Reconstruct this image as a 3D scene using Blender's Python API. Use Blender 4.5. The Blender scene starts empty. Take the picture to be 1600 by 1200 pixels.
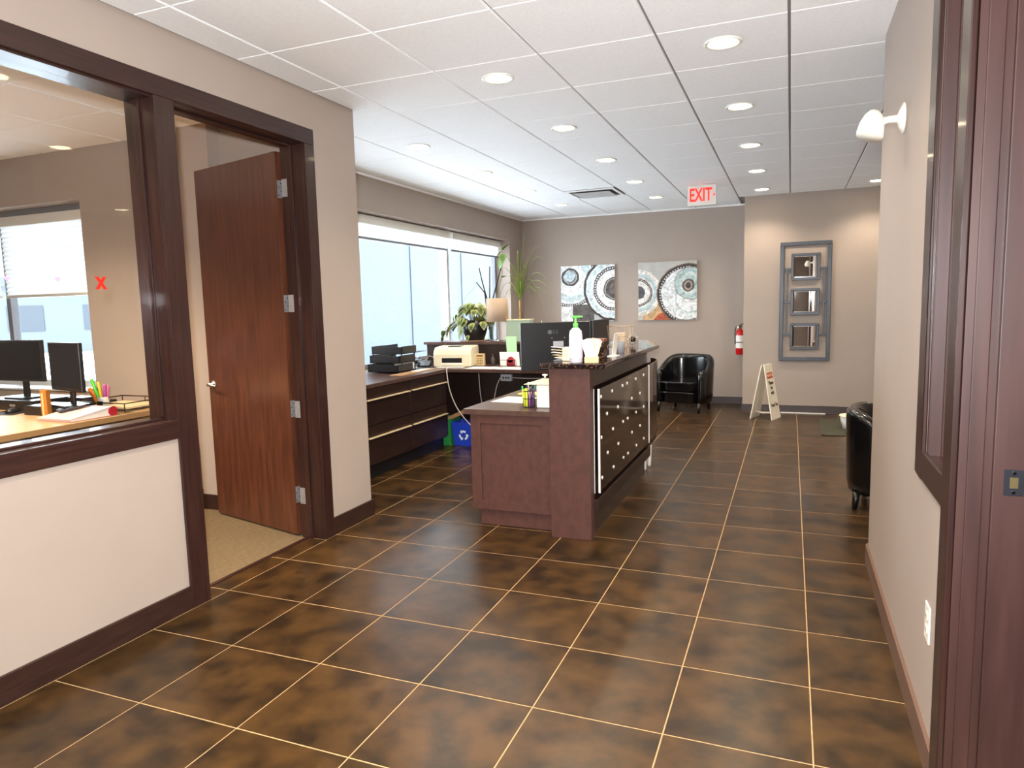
import bpy, bmesh, math, random
from mathutils import Vector, Matrix
D = bpy.data; C = bpy.context.scene.collection; SC = bpy.context.scene
R = math.radians
random.seed(7)
# ------------------------------------------------------------ camera, world, exposure
cam_d = D.cameras.new('camera'); cam = D.objects.new('camera', cam_d); C.objects.link(cam); SC.camera = cam
yaw, pitch, roll = -.3839, -.1121, -.0245
f = Vector((math.sin(yaw)*math.cos(pitch), math.cos(yaw)*math.cos(pitch), math.sin(pitch)))
r = Vector((math.cos(yaw), -math.sin(yaw), 0)); u = r.cross(f)
r2 = r*math.cos(roll)+u*math.sin(roll); u2 = -r*math.sin(roll)+u*math.cos(roll)
CAM = Vector((2.6946, -3.1219, 1.4382))
M = Matrix((( r2.x, u2.x, -f.x, CAM.x), (r2.y, u2.y, -f.y, CAM.y), (r2.z, u2.z, -f.z, CAM.z), (0, 0, 0, 1)))
cam.matrix_world = M
cam_d.sensor_width = 36; cam_d.lens = 1080.1/1600*36; cam_d.clip_start = .02; cam_d.clip_end = 300
w = D.worlds.new('world'); SC.world = w; w.use_nodes = True
bg = w.node_tree.nodes['Background']; bg.inputs[0].default_value = (.80, .90, 1, 1); bg.inputs[1].default_value = 4.7
SC.view_settings.view_transform = 'Standard'; SC.view_settings.look = 'None'
SC.view_settings.exposure = 1.85; SC.view_settings.gamma = 1; SC.view_settings.use_curve_mapping = False
DOWN_W = 20; FLASH_W = 55
def lamp(name, kind, loc, energy, color, parent=None, **k):
    l = D.lights.new(name, kind); l.energy = energy; l.color = color
    for a, b in k.items(): setattr(l, a, b)
    o = D.objects.new(name, l); C.objects.link(o); o.location = loc
    if parent: o.parent = parent
    return o
fl = lamp('camera_flash', 'AREA', CAM+Vector((-.02, -.05, .14)), FLASH_W, (.97, .985, 1), shape='DISK', size=.10)
fl.rotation_euler = cam.matrix_world.to_euler(); 
fl['label'] = 'flash unit just above the camera'; fl['category'] = 'lamp'

# ------------------------------------------------------------ helpers
def srgb(h):
    def c(v): v /= 255; return v/12.92 if v <= .04045 else ((v+.055)/1.055)**2.4
    if isinstance(h, str): h = tuple(int(h[i:i+2], 16) for i in (0, 2, 4))
    return tuple(c(v) for v in h)+(1,)
MATS = {}
def mat(name, col, rough=.5, metal=0, var=0, scale=8, stretch=(1, 1, 1), bump=0, bscale=60, emit=None, es=1, trans=0, ior=1.45, col2=None, alpha=1, coat=0, spec=None, detail=4, coord='Object'):
    if name in MATS: return MATS[name]
    m = D.materials.new(name); m.use_nodes = True; nt = m.node_tree; b = nt.nodes['Principled BSDF']
    c1 = srgb(col) if isinstance(col, str) else col
    b.inputs['Base Color'].default_value = c1
    b.inputs['Roughness'].default_value = rough; b.inputs['Metallic'].default_value = metal
    b.inputs['IOR'].default_value = ior
    if trans: b.inputs['Transmission Weight'].default_value = trans
    if coat: b.inputs['Coat Weight'].default_value = coat; b.inputs['Coat Roughness'].default_value = .08
    if spec is not None: b.inputs['Specular IOR Level'].default_value = spec
    if emit: b.inputs['Emission Color'].default_value = srgb(emit) if isinstance(emit, str) else emit; b.inputs['Emission Strength'].default_value = es
    if alpha < 1: b.inputs['Alpha'].default_value = alpha
    tc = nt.nodes.new('ShaderNodeTexCoord'); mp = nt.nodes.new('ShaderNodeMapping'); mp.inputs['Scale'].default_value = stretch
    nt.links.new(tc.outputs[coord], mp.inputs[0])
    n = nt.nodes.new('ShaderNodeTexNoise'); n.inputs['Scale'].default_value = scale; n.inputs['Detail'].default_value = detail
    nt.links.new(mp.outputs[0], n.inputs['Vector'])
    if var or col2:
        mx = nt.nodes.new('ShaderNodeMix'); mx.data_type = 'RGBA'
        c2 = (srgb(col2) if isinstance(col2, str) else col2) if col2 else tuple(min(1, v*(1+var)) for v in c1[:3])+(1,)
        ca = c1 if col2 else tuple(v*(1-var) for v in c1[:3])+(1,)
        rp = nt.nodes.new('ShaderNodeMapRange'); rp.inputs[1].default_value = .35; rp.inputs[2].default_value = .65
        nt.links.new(n.outputs[0], rp.inputs[0]); nt.links.new(rp.outputs[0], mx.inputs[0])
        mx.inputs[6].default_value = ca; mx.inputs[7].default_value = c2
        nt.links.new(mx.outputs[2], b.inputs['Base Color'])
    if bump:
        n2 = nt.nodes.new('ShaderNodeTexNoise'); n2.inputs['Scale'].default_value = bscale; nt.links.new(mp.outputs[0], n2.inputs['Vector'])
        bp = nt.nodes.new('ShaderNodeBump'); bp.inputs['Strength'].default_value = bump; bp.inputs['Distance'].default_value = .002
        nt.links.new(n2.outputs[0], bp.inputs['Height']); nt.links.new(bp.outputs[0], b.inputs['Normal'])
    MATS[name] = m; return m

PAINT = mat('taupe_wall_paint', 'a8998e', .6, var=.03, scale=1.3, bump=.06, bscale=160)
CEILP = mat('ceiling_tile_board', 'fafaf9', .9, var=.03, scale=90, bump=.25, bscale=220)
CGRID = mat('ceiling_grid_metal', '8e8a89', .5)
TILE = mat('brown_floor_tile', '261a0e', .29, col2='4a3319', scale=7, detail=9, bump=.22, bscale=9, coord='Object', spec=.4)
GROUT = mat('tan_grout', 'b08f66', .8, var=.1, scale=30)
CARPET = mat('beige_carpet', '66563f', .95, col2='806c4d', scale=40, stretch=(.6, 6, 1), bump=.8, bscale=300)
WOOD = mat('dark_stained_trim', '2a1815', .33, col2='38211c', scale=4, stretch=(18, 18, .8), bump=.05, bscale=60, coat=.15)
WOODH = mat('dark_stained_trim_long', '2a1815', .33, col2='38211c', scale=4, stretch=(18, .8, 18), bump=.05, bscale=60, coat=.15)
DOORM = mat('cherry_door_veneer', '4a2a1d', .3, col2='5f3625', scale=3, stretch=(9, 9, .9), detail=8, coat=.2)
CAB = mat('brown_laminate', '4e322c', .45, col2='583831', scale=30, stretch=(1, 1, .6))
CABD = mat('espresso_laminate', '241714', .34, col2='2f1f1a', scale=5, stretch=(8, .8, 14))
TOPW = mat('dark_worktop', '4a352e', .3, col2='58423a', scale=20)
CHROME = mat('chrome', 'd8d8dc', .14, 1)
STEEL = mat('brushed_steel', 'b4b4b8', .45, .7, var=.06, scale=40)
BRASS = mat('satin_nickel_bar', 'f0d8b0', .35, .4)
ACRYL = mat('bronze_acrylic', '2c1c11', .07, var=.03, scale=2)
BLACKP = mat('black_plastic', '17171a', .35, var=.05, scale=20)
SCREEN = mat('dark_screen', '0d1118', .12)
WHITEP = mat('white_plastic', 'e9e7e0', .35, var=.02, scale=5)
CREAM = mat('cream_plastic', 'e6dbbd', .4, var=.02, scale=5)
PAPER = mat('white_paper', 'efebe3', .8, var=.02, scale=20)
BEIGEP = mat('manila_paper', 'dcc59c', .8, var=.03, scale=20)
LEATHER = mat('black_leather', '0c0b0c', .2, bump=.12, bscale=90, coat=.25)
BLKWOOD = mat('black_leg_wood', '120e0d', .3, var=.05)
ALU = mat('window_aluminium', 'd9dde0', .4, .3, var=.02)
ALUD = mat('grey_aluminium', '8c8f96', .45, .3, var=.02)
def thin_glass(name, tint, ior=1.45):
    m = D.materials.new(name); m.use_nodes = True; nt = m.node_tree; nt.nodes.remove(nt.nodes['Principled BSDF']); N = nt.nodes.new
    t = N('ShaderNodeBsdfTransparent'); t.inputs[0].default_value = tint; g = N('ShaderNodeBsdfGlossy'); g.inputs['Roughness'].default_value = .02
    lw = N('ShaderNodeLayerWeight'); lw.inputs[0].default_value = .5; pw = N('ShaderNodeMath'); pw.operation = 'POWER'; pw.inputs[1].default_value = 5; nt.links.new(lw.outputs['Facing'], pw.inputs[0])
    fr = N('ShaderNodeMath'); fr.operation = 'MULTIPLY_ADD'; fr.inputs[1].default_value = .8; fr.inputs[2].default_value = .02; nt.links.new(pw.outputs[0], fr.inputs[0]); mx = N('ShaderNodeMixShader')
    nt.links.new(fr.outputs[0], mx.inputs[0]); nt.links.new(t.outputs[0], mx.inputs[1]); nt.links.new(g.outputs[0], mx.inputs[2]); nt.links.new(mx.outputs[0], nt.nodes['Material Output'].inputs[0]); return m
GLASS = thin_glass('window_glass', (.97, .98, .98, 1), 1.25)
MIRROR = mat('mirror_glass', 'f2f2f2', .01, 1)
PEWTER = mat('pewter_frame', '44464b', .35, .4, var=.08, scale=20)
RED = mat('red_enamel', 'c4161a', .25, var=.03)
RUBBER = mat('black_rubber', '151515', .6)
SOIL = mat('potting_soil', '2c2018', .95, var=.3, scale=60)
CORD = mat('pale_cord', 'c9bdb2', .5)
BLIND = mat('white_blind_fabric', 'f1efec', .8, trans=0, bump=.1)
b_ = BLIND.node_tree.nodes['Principled BSDF']; b_.inputs['Subsurface Weight'].default_value = 0
# a fabric lets some daylight through
nt = BLIND.node_tree; tr = nt.nodes.new('ShaderNodeBsdfTranslucent'); tr.inputs[0].default_value = (.92, .92, .90, 1); ms = nt.nodes.new('ShaderNodeMixShader'); ms.inputs[0].default_value = .55
nt.links.new(b_.outputs[0], ms.inputs[1]); nt.links.new(tr.outputs[0], ms.inputs[2]); nt.links.new(ms.outputs[0], nt.nodes['Material Output'].inputs[0])
def granite():
    m = D.materials.new('dark_granite'); m.use_nodes = True; nt = m.node_tree; b = nt.nodes['Principled BSDF']; b.inputs['Roughness'].default_value = .06
    tc = nt.nodes.new('ShaderNodeTexCoord'); v = nt.nodes.new('ShaderNodeTexVoronoi'); v.inputs['Scale'].default_value = 70; nt.links.new(tc.outputs['Object'], v.inputs['Vector'])
    cr = nt.nodes.new('ShaderNodeValToRGB'); e = cr.color_ramp.elements; e[0].position = .15; e[0].color = srgb('6b4a3a'); e[1].position = .5; e[1].color = srgb('1b1413')
    nt.links.new(v.outputs['Distance'], cr.inputs[0]); nt.links.new(cr.outputs[0], b.inputs['Base Color']); return m
GRAN = granite()
STUD = mat('bright_stud', 'fff8f0', .35, .2)

class MB:
    def __init__(s): s.b = bmesh.new(); s.mi = 0; s.T = Matrix.Identity(4)
    def _add(s, vs, fs, smooth=False):
        v = [s.b.verts.new(s.T @ Vector(p)) for p in vs]
        for q in fs:
            try: fc = s.b.faces.new([v[i] for i in q]); fc.smooth = smooth; fc.material_index = s.mi
            except ValueError: pass
        return s
    def box(s, x0, x1, y0, y1, z0, z1):
        vs = [(x, y, z) for x in (x0, x1) for y in (y0, y1) for z in (z0, z1)]
        return s._add(vs, [(0, 1, 3, 2), (4, 6, 7, 5), (0, 4, 5, 1), (2, 3, 7, 6), (0, 2, 6, 4), (1, 5, 7, 3)])
    def prism(s, poly, z0, z1):
        n = len(poly); vs = [(x, y, z0) for x, y in poly]+[(x, y, z1) for x, y in poly]
        return s._add(vs, [tuple(range(n))[::-1], tuple(range(n, 2*n))]+[(i, (i+1) % n, n+(i+1) % n, n+i) for i in range(n)])
    def lathe(s, prof, n=24, c=(0, 0, 0), ax='z', cap=True):
        vs = []
        for rr, z in prof:
            for k in range(n):
                a = 2*math.pi*k/n; p = (rr*math.cos(a), rr*math.sin(a), z)
                if ax == 'x': p = (z, p[0], p[1])
                if ax == 'y': p = (p[0], z, p[1])
                vs.append((p[0]+c[0], p[1]+c[1], p[2]+c[2]))
        m = len(prof); fs = [(i*n+k, i*n+(k+1) % n, (i+1)*n+(k+1) % n, (i+1)*n+k) for i in range(m-1) for k in range(n)]
        s._add(vs, fs, True)
        if cap:
            for i in (0, m-1):
                if prof[i][0] > 1e-4: s._add(vs[i*n:(i+1)*n], [tuple(range(n))])
        return s
    def tube(s, pts, rad, n=8, rad2=None):
        pts = [Vector(p) for p in pts]; vs = []; m = len(pts)
        up = Vector((0, 0, 1)); t0 = (pts[1]-pts[0]).normalized()
        if abs(t0.z) > .9: up = Vector((1, 0, 0))
        prev = None
        for i, p in enumerate(pts):
            t = (pts[min(i+1, m-1)]-pts[max(i-1, 0)]).normalized()
            if prev is None: a = t.cross(up).normalized()
            else: a = (prev-t*prev.dot(t)).normalized()
            prev = a; b = t.cross(a)
            rr = rad if rad2 is None else rad+(rad2-rad)*i/(m-1)
            for k in range(n):
                q = 2*math.pi*k/n; vs.append(tuple(p+a*math.cos(q)*rr+b*math.sin(q)*rr))
        s._add(vs, [(i*n+k, i*n+(k+1) % n, (i+1)*n+(k+1) % n, (i+1)*n+k) for i in range(m-1) for k in range(n)], True)
        s._add(vs[:n], [tuple(range(n))]); s._add(vs[-n:], [tuple(range(n))]); return s
    def quad(s, *p): return s._add(p, [tuple(range(len(p)))])
    def build(s, name, m, parent=None, bevel=0, solid=0, loc=None, rot=None, label=None, seg=2):
        bmesh.ops.remove_doubles(s.b, verts=s.b.verts, dist=1e-5)
        bmesh.ops.recalc_face_normals(s.b, faces=s.b.faces)
        me = D.meshes.new(name); s.b.to_mesh(me); s.b.free()
        for x in (m if isinstance(m, (list, tuple)) else [m]): me.materials.append(x)
        o = D.objects.new(name, me); C.objects.link(o)
        if parent: o.parent = parent
        if loc: o.location = loc
        if rot: o.rotation_euler = rot
        if label: o['label'] = label
        if solid: md = o.modifiers.new('solid', 'SOLIDIFY'); md.thickness = solid; md.offset = 0
        if bevel: md = o.modifiers.new('bevel', 'BEVEL'); md.width = bevel; md.segments = seg; md.limit_method = 'ANGLE'; md.angle_limit = R(40)
        return o
def box(name, m, x0, x1, y0, y1, z0, z1, parent=None, bevel=0, label=None):
    return MB().box(x0, x1, y0, y1, z0, z1).build(name, m, parent, bevel=bevel, label=label)
def thing(name, label, cat, loc=(0, 0, 0), rz=0, group=None):
    o = D.objects.new(name, None); C.objects.link(o); o.location = loc; o.rotation_euler = (0, 0, rz); o.empty_display_size = .05
    o['label'] = label; o['category'] = cat
    if group: o['group'] = group
    return o
def tag(o, label, cat, group=None):
    o['label'] = label; o['category'] = cat
    if group: o['group'] = group
    return o
def struct(o, label=None):
    o['kind'] = 'structure'
    if label: o['label'] = label
    return o
def copytree(o, parent=None):
    c = o.copy(); C.objects.link(c)
    if parent: c.parent = parent
    for ch in list(o.children): copytree(ch, c)
    return c
def text(body, size, m, parent, mw, name='lettering', depth=.0008, label=None, bold=0, sx=1):
    cu = D.curves.new(name, 'FONT'); cu.body = body; cu.size = size; cu.align_x = 'CENTER'; cu.align_y = 'CENTER'; cu.extrude = depth; cu.offset = bold
    t = D.objects.new('tmp', cu); C.objects.link(t); dg = bpy.context.evaluated_depsgraph_get(); dg.update()
    me = D.meshes.new_from_object(t.evaluated_get(dg)); D.objects.remove(t); me.name = name
    me.transform(mw @ Matrix.Diagonal((sx, 1, 1, 1))); me.materials.clear(); me.materials.append(m)
    o = D.objects.new(name, me); C.objects.link(o); o.parent = parent
    if label: o['label'] = label
    return o
def frame_m(org, xax, yax):
    x = Vector(xax).normalized(); y = Vector(yax).normalized(); z = x.cross(y)
    return Matrix(((x.x, y.x, z.x, org[0]), (x.y, y.y, z.y, org[1]), (x.z, y.z, z.z, org[2]), (0, 0, 0, 1)))

# ------------------------------------------------------------ floor
S = .4645; H = 2.74; YB = 6.95; YP = 6.275; XW = -1.15
fo = struct(box('floor', GROUT, -1.5, 6.2, -5, 7.1, -.12, -.0011), 'brown ceramic tile floor with tan grout')
def piece_mesh(wx, wy, m, z0, z1, bev, name):
    b = MB(); e = bev
    b._add([(-wx/2, -wy/2, z0), (wx/2, -wy/2, z0), (wx/2, wy/2, z0), (-wx/2, wy/2, z0),
            (-wx/2, -wy/2, z1-e), (wx/2, -wy/2, z1-e), (wx/2, wy/2, z1-e), (-wx/2, wy/2, z1-e),
            (-wx/2+e, -wy/2+e, z1), (wx/2-e, -wy/2+e, z1), (wx/2-e, wy/2-e, z1), (-wx/2+e, wy/2-e, z1)],
           [(3, 2, 1, 0)]+[(i, (i+1) % 4, 4+(i+1) % 4, 4+i) for i in range(4)]+[(4+i, 4+(i+1) % 4, 8+(i+1) % 4, 8+i) for i in range(4)]+[(8, 9, 10, 11)])
    bmesh.ops.recalc_face_normals(b.b, faces=b.b.faces)
    me = D.meshes.new(name); b.b.to_mesh(me); b.b.free(); me.materials.append(m); return me
def obj_color_shift(m, amount=.12):   # every piece gets its own tint and its own place in the grain
    nt = m.node_tree; oi = nt.nodes.new('ShaderNodeObjectInfo'); b = nt.nodes['Principled BSDF']
    l = b.inputs['Base Color'].links[0]; src = l.from_socket
    hs = nt.nodes.new('ShaderNodeHueSaturation'); mr = nt.nodes.new('ShaderNodeMapRange'); mr.inputs[3].default_value = 1-amount; mr.inputs[4].default_value = 1+amount
    nt.links.new(oi.outputs['Random'], mr.inputs[0]); nt.links.new(mr.outputs[0], hs.inputs['Value']); nt.links.new(src, hs.inputs['Color']); nt.links.new(hs.outputs[0], b.inputs['Base Color'])
    mp = [n for n in nt.nodes if n.type == 'MAPPING'][0]; mm = nt.nodes.new('ShaderNodeMath'); mm.operation = 'MULTIPLY'; mm.inputs[1].default_value = 37
    nt.links.new(oi.outputs['Random'], mm.inputs[0]); nt.links.new(mm.outputs[0], mp.inputs['Location'])
obj_color_shift(TILE)
cache = {}
def lay(cells, name, m, gap, z0, z1, bev, parent):
    n = 0
    for (x0, x1, y0, y1) in cells:
        wx, wy = round(x1-x0-gap[0], 4), round(y1-y0-gap[1], 4)
        if wx < .02 or wy < .02: continue
        k = (name, wx, wy)
        if k not in cache: cache[k] = piece_mesh(wx, wy, m, z0, z1, bev, name)
        o = D.objects.new(name, cache[k]); C.objects.link(o); o.location = ((x0+x1)/2, (y0+y1)/2, 0); o.parent = parent; n += 1
    return n
cells = []
for j in range(-6, 16):
    for i in range(-3, 12):
        x0, x1, y0, y1 = i*S, (i+1)*S, j*S, (j+1)*S
        if y1 > .895 and y0 < .895:      # row that meets the partition end
            if i < 0: y0 = .895
            elif i >= 7: y0 = 1.0
        elif y1 <= .9:
            if i < 0 or i > 6: continue
            if i == 6: x1 = min(x1, 3.11)
        y1 = min(y1, YB if x0 < 2.1 else YB)
        if x1 > 2.13 and y1 > YP:
            if x0 >= 2.13: y1 = YP
            elif y0 > YP: x1 = 2.13
        x0 = max(x0, XW); x1 = min(x1, 5.3)
        if x1-x0 > .03 and y1-y0 > .03: cells.append((x0, x1, y0, y1))
cells += [(-.13, 0, -.60, -.4645), (-.13, 0, -.4645, 0), (-.13, 0, 0, .355)]
lay(cells, 'floor_tile', TILE, (.0048, .0058), -.01, 0, .0006, fo)
bt = box('floor_tile', TILE, .0, 3.1, -5, -6*S-.003, -.01, 0, fo); bt['kind'] = 'stuff'
co = struct(box('floor.001', CARPET, -5.2, -.15, -5, .8, -.12, -.001), 'beige ribbed carpet of the side office')
struct(box('floor.002', CARPET, 3.27, 6.2, -5, .85, -.12, .001), 'carpet of the room behind the right doorway')
struct(box('trim_1', WOODH, -.152, -.128, -.60, .355, -.01, .006), 'dark carpet edge strip in the office doorway')

# ------------------------------------------------------------ ceiling
ce = struct(box('ceiling', CGRID, -5.2, 6.2, -5, 7.1, H+.012, H+.12), 'suspended ceiling of white square tiles')
cx0, cy0, G = 2.662, 2.272, .61
lights_c = [(-.12, 1.955), (-.12, 3.23), (-.12, 4.49), (-.12, 5.72), (1.11, 1.95), (1.11, 3.23), (1.11, 4.49), (1.11, 5.715), (2.35, 1.955), (2.35, 3.237), (2.35, 4.50), (2.35, 5.78), (3.57, 5.80)]
cc = []
vent_cell = None
for i in range(-7, 5):
    for j in range(-9, 8):
        x0, x1 = cx0+i*G, cx0+(i+1)*G; y0, y1 = cy0+j*G, cy0+(j+1)*G
        if x0 < .3 < x1 and y0 < 5.0 < y1: vent_cell = (x0, x1, y0, y1); continue
        if y1 < .9 or y0 < .9 < y1:
            y1_ = min(y1, 9); 
            if x1 < .01 and y1 < .9: continue
            if x0 > 3.1 and y1 < 1.0: continue
            if y1 < .9 or True:
                if x0 < 0 < x1 and y1 <= .91: x0 = 0
                if x0 < 3.11 < x1 and y1 < 1.0: x1 = 3.11
        if x0 < -.01 and y0 < .895: y0 = .895
        if x0 >= 3.1 and y0 < 1: y0 = 1.0
        y1 = min(y1, YB); x0 = max(x0, XW); x1 = min(x1, 5.3)
        if x1 > 2.13 and y1 > YP:
            if x0 >= 2.0: y1 = YP
            elif y0 > YP: x1 = 2.13
        if x1-x0 > .03 and y1-y0 > .03 and y0 > -3.3: cc.append((x0, x1, y0, y1))
cc.append((0, .222, .442, .895))
n1 = lay(cc, 'ceiling_tile', CEILP, (.014, .007), -H-.02, -H, .0025, ce)
for o in ce.children: o.rotation_euler = (math.pi, 0, 0)
oc = []
for i in range(-7, 0):
    for j in range(-5, 1):
        x0, x1 = -.2+i*G+.05, -.2+(i+1)*G+.05; y0, y1 = .18+j*G, .18+(j+1)*G
        if x1 > -.19: x1 = -.19
        oc.append((x0, x1, y0, min(y1, .78)))
k0 = len(ce.children)
lay(oc, 'ceiling_tile', CEILP, (.014, .004), -H-.02, -H, .0025, ce)
for o in ce.children: o.rotation_euler = (math.pi, 0, 0)
bt = box('ceiling_tile', CEILP, 0, 3.1, -5, -3.22, H, H+.02, ce); bt['kind'] = 'stuff'
bt = box('ceiling_tile', CEILP, 3.3, 6.2, -5, .85, H, H+.02, ce); bt['kind'] = 'stuff'
struct(MB().box(XW, XW+.022, .895, YB, H-.02, H-.001).box(XW, 2.13, YB-.022, YB, H-.02, H-.001).build('trim_2', CEILP), 'white angle moulding along the window wall ceiling')

# ------------------------------------------------------------ walls
XD = -.015   # face of the partition
wl = MB()
wl.box(-.185, XD, -5, -2.7, 0, H+.01).box(-.185, XD, -2.7, -.695, 0, .905).box(-.185, XD, -2.7, .395, 2.47, H+.01).box(-.185, XD, .395, .895, 0, H+.01)
struct(wl.build('wall_left', PAINT), 'taupe partition with office window and doorway')
struct(MB().box(-1.35, -.185, .78, .895, 0, H+.01).build('wall_office_back', PAINT))
struct(MB().box(-1.33, -1.06, .67, .779, 0, H+.01).build('wall_pilaster', PAINT))
ww = MB(); ww.box(-2.51, -1.35, .78, 1.08, 0, H+.01).box(-5.2, -2.51, .78, 1.08, 0, .84).box(-5.2, -2.51, .78, 1.08, 2.36, H+.01).box(-5.2, -4.5, .78, 1.08, .84, 2.36)
struct(ww.build('wall_office_window', PAINT))
struct(MB().box(-5.3, -5.2, -5.1, 1.08, 0, H+.1).build('wall_office_left', PAINT))
wr = MB(); wr.box(-1.45, XW, .895, 1.25, 0, H+.01).box(-1.45, XW, 1.25, 6.43, 0, .82).box(-1.45, XW, 1.25, 6.43, 2.395, H+.01).box(-1.45, XW, 6.43, 7.1, 0, H+.01)
struct(wr.build('wall_window_side', PAINT), 'taupe wall around the long reception window')
struct(box('wall_back', PAINT, XW, 2.13, YB, YB+.15, 0, H+.01), 'taupe back wall behind the paintings')
struct(box('wall_back_projection', PAINT, 2.13, 5.35, YP, YB+.15, 0, H+.01), 'projecting back wall with the mirror')
XR = 3.11
wR = MB()
def rpoly(x0, x1, y0, y1, rr=.035):
    p = [(x0, y0), (x1, y0)]
    p += [(x1, y1)]
    p += [(x0+rr-rr*math.cos(a), y1-rr+rr*math.sin(a)) for a in (math.pi/2, 1.2, .8, .4, 0)]
    return p
wR.prism(rpoly(XR, 3.29, -.59, 1.0), 0, H+.01)
wR.box(XR, 3.29, -.935, -.59, 0, .905).box(XR, 3.29, -2.05, -.59, 2.47, H+.01).box(XR, 3.29, -5, -2.05, 0, H+.01)
struct(wR.build('wall_right', PAINT), 'taupe right wall with rounded corner')
struct(box('wall_waiting_front', PAINT, 3.29, 6.2, .85, 1.0, 0, H+.01))
struct(box('wall_waiting_right', PAINT, 5.3, 5.45, 1.0, 7.1, 0, H+.01))
struct(box('wall_front', PAINT, -5.3, 6.2, -5.15, -5, 0, H+.1))
struct(box('wall_side_room', PAINT, 6.1, 6.25, -5, .85, 0, H+.1))
# baseboards
BBM = mat('baseboard_brown', '2e1c17', .35, col2='38241e', scale=6, stretch=(6, 1, 12))
BBG = mat('baseboard_taupe', '463c3b', .4, var=.05, scale=6)
BBR = mat('baseboard_rubber', '6d5245', .4, var=.05, scale=6)
struct(MB().box(XD, 0, -5, -.70, 0, .115).box(XD, 0, .445, .907, 0, .115).box(-1.13, 0, .895, .907, 0, .115).build('baseboard_left', BBM, bevel=.004))
struct(MB().box(-1.06, -.19, .768, .78, 0, .11).box(-1.34, -1.05, .658, .67, 0, .11).box(-5.2, -1.33, .768, .78, 0, .11).build('baseboard_office', BBM))
struct(MB().box(-1.13, 2.118, YB-.012, YB, 0, .10).build('baseboard_back', BBG, bevel=.003))
struct(MB().box(2.118, 5.3, YP-.012, YP, 0, .10).box(2.118, 2.13, YP-.012, YB, 0, .10).build('baseboard_projection', BBG, bevel=.003))
bm_ = MB(); bm_.prism([(3.11, -.93), (3.11, .965), (3.12, .99), (3.145, 1.0), (3.29, 1.0), (3.29, 1.012), (3.14, 1.012), (3.108, 1.0), (3.097, .97), (3.097, -.93)], 0, .10)
struct(bm_.build('baseboard_right', BBR))

# door and window casings of the left partition
def casing(name, pieces, m, label): 
    b = MB()
    for p in pieces: b.box(*p)
    return struct(b.build(name, m, bevel=.003), label)
casing('trim_3', [(XD, .0, -2.8, -.70, .85, .94)], WOODH, 'dark wood apron under the office window')
casing('trim_4', [(XD, .001, -.70, -.587, 0, 2.43)], WOOD, 'dark wood casing between office window and door')
casing('trim_5', [(XD, .001, -2.8, .445, 2.43, 2.523)], WOODH, 'dark wood head casing over office window and door')
casing('trim_6', [(XD, .001, .355, .445, 0, 2.43)], WOOD, 'dark wood casing on the hinge side of the office door')
casing('trim_7', [(-.185, XD, -.70, -.60, 0, 2.43), (-.12, -.085, -.712, -.70, .95, 2.42), (-.135, -.10, -.60, -.588, 0, 2.43)], WOOD, 'dark wood post between office window and door')
casing('trim_8', [(-.185, XD, .355, .395, 0, 2.43), (-.135, -.095, .343, .355, 0, 2.43)], WOOD, 'dark wood hinge jamb of the office door')
casing('trim_9', [(-.185, XD, -.60, .395, 2.43, 2.47), (-.135, -.095, -.588, .343, 2.418, 2.43), (-.185, XD, -2.7, -.70, 2.42, 2.47)], WOODH, 'dark wood head jamb')
casing('trim_10', [(-.25, XD, -2.7, -.70, .905, .935), (-.115, -.09, -2.7, -.70, .935, .947)], WOODH, 'glossy dark wood sill of the office window')
wg = struct(box('window_1', GLASS, -.105, -.099, -2.7, -.70, .937, 2.42), 'interior glass pane of the office window')
# casings of the right wall
casing('trim_11', [(3.095, XR, -.59, -.48, .85, 2.523), (3.095, XR, -.935, -.59, .85, .94), (3.094, XR, -1.03, -.93, 0, 2.523), (3.095, XR, -2.05, -.48, 2.43, 2.523), (3.095, XR, -2.07, -1.98, 0, 2.43)], WOOD, 'dark wood casing around the right sidelight and doorway')
WOODR = mat('reddish_stained_jamb', '35201d', .42, col2='412925', scale=3, stretch=(8, 8, .7))
casing('trim_12', [(XR, 3.29, -.61, -.59, .92, 2.43), (XR, 3.29, -.935, -.59, .905, .93), (3.145, 3.165, -.63, -.61, .93, 2.43), (3.19, 3.215, -.63, -.61, .93, 2.43), (3.19, 3.215, -.935, -.61, .93, .945)], WOODR, 'reddish wood jamb of the right sidelight')
struct(box('window_2', GLASS, 3.175, 3.181, -.935, -.61, .93, 2.43), 'glass pane of the right sidelight')
casing('trim_13', [(3.11, 3.40, -1.03, -.935, 0, 2.43), (3.13, 3.168, -1.037, -1.03, 0, 2.43), (3.186, 3.40, -1.045, -1.03, 0, 2.43), (3.11, 3.29, -2.05, -1.98, 0, 2.43), (3.11, 3.29, -1.98, -1.03, 2.43, 2.47)], WOODR, 'reddish wood door jamb in the right foreground')
sp = thing('strike_plate', 'steel strike plate set in the red-brown door jamb at right', 'strike plate', (3.232, -1.045, .958))
b = MB(); b.box(-.022, .022, -.002, .0, -.034, .034); b.build('plate', mat('dark_steel', '4a4a52', .3, .8), sp, bevel=.001)
b = MB(); b.box(-.009, .009, -.0035, -.0015, -.014, .014); b.build('latch_hole', mat('strike_brass', 'd9c08a', .3, 1), sp)
for zz in (-.025, .025): MB().lathe([(.0045, -.0035), (.0045, -.002)], 10, (0, 0, zz), 'y').build('screw', CHROME, sp)

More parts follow.
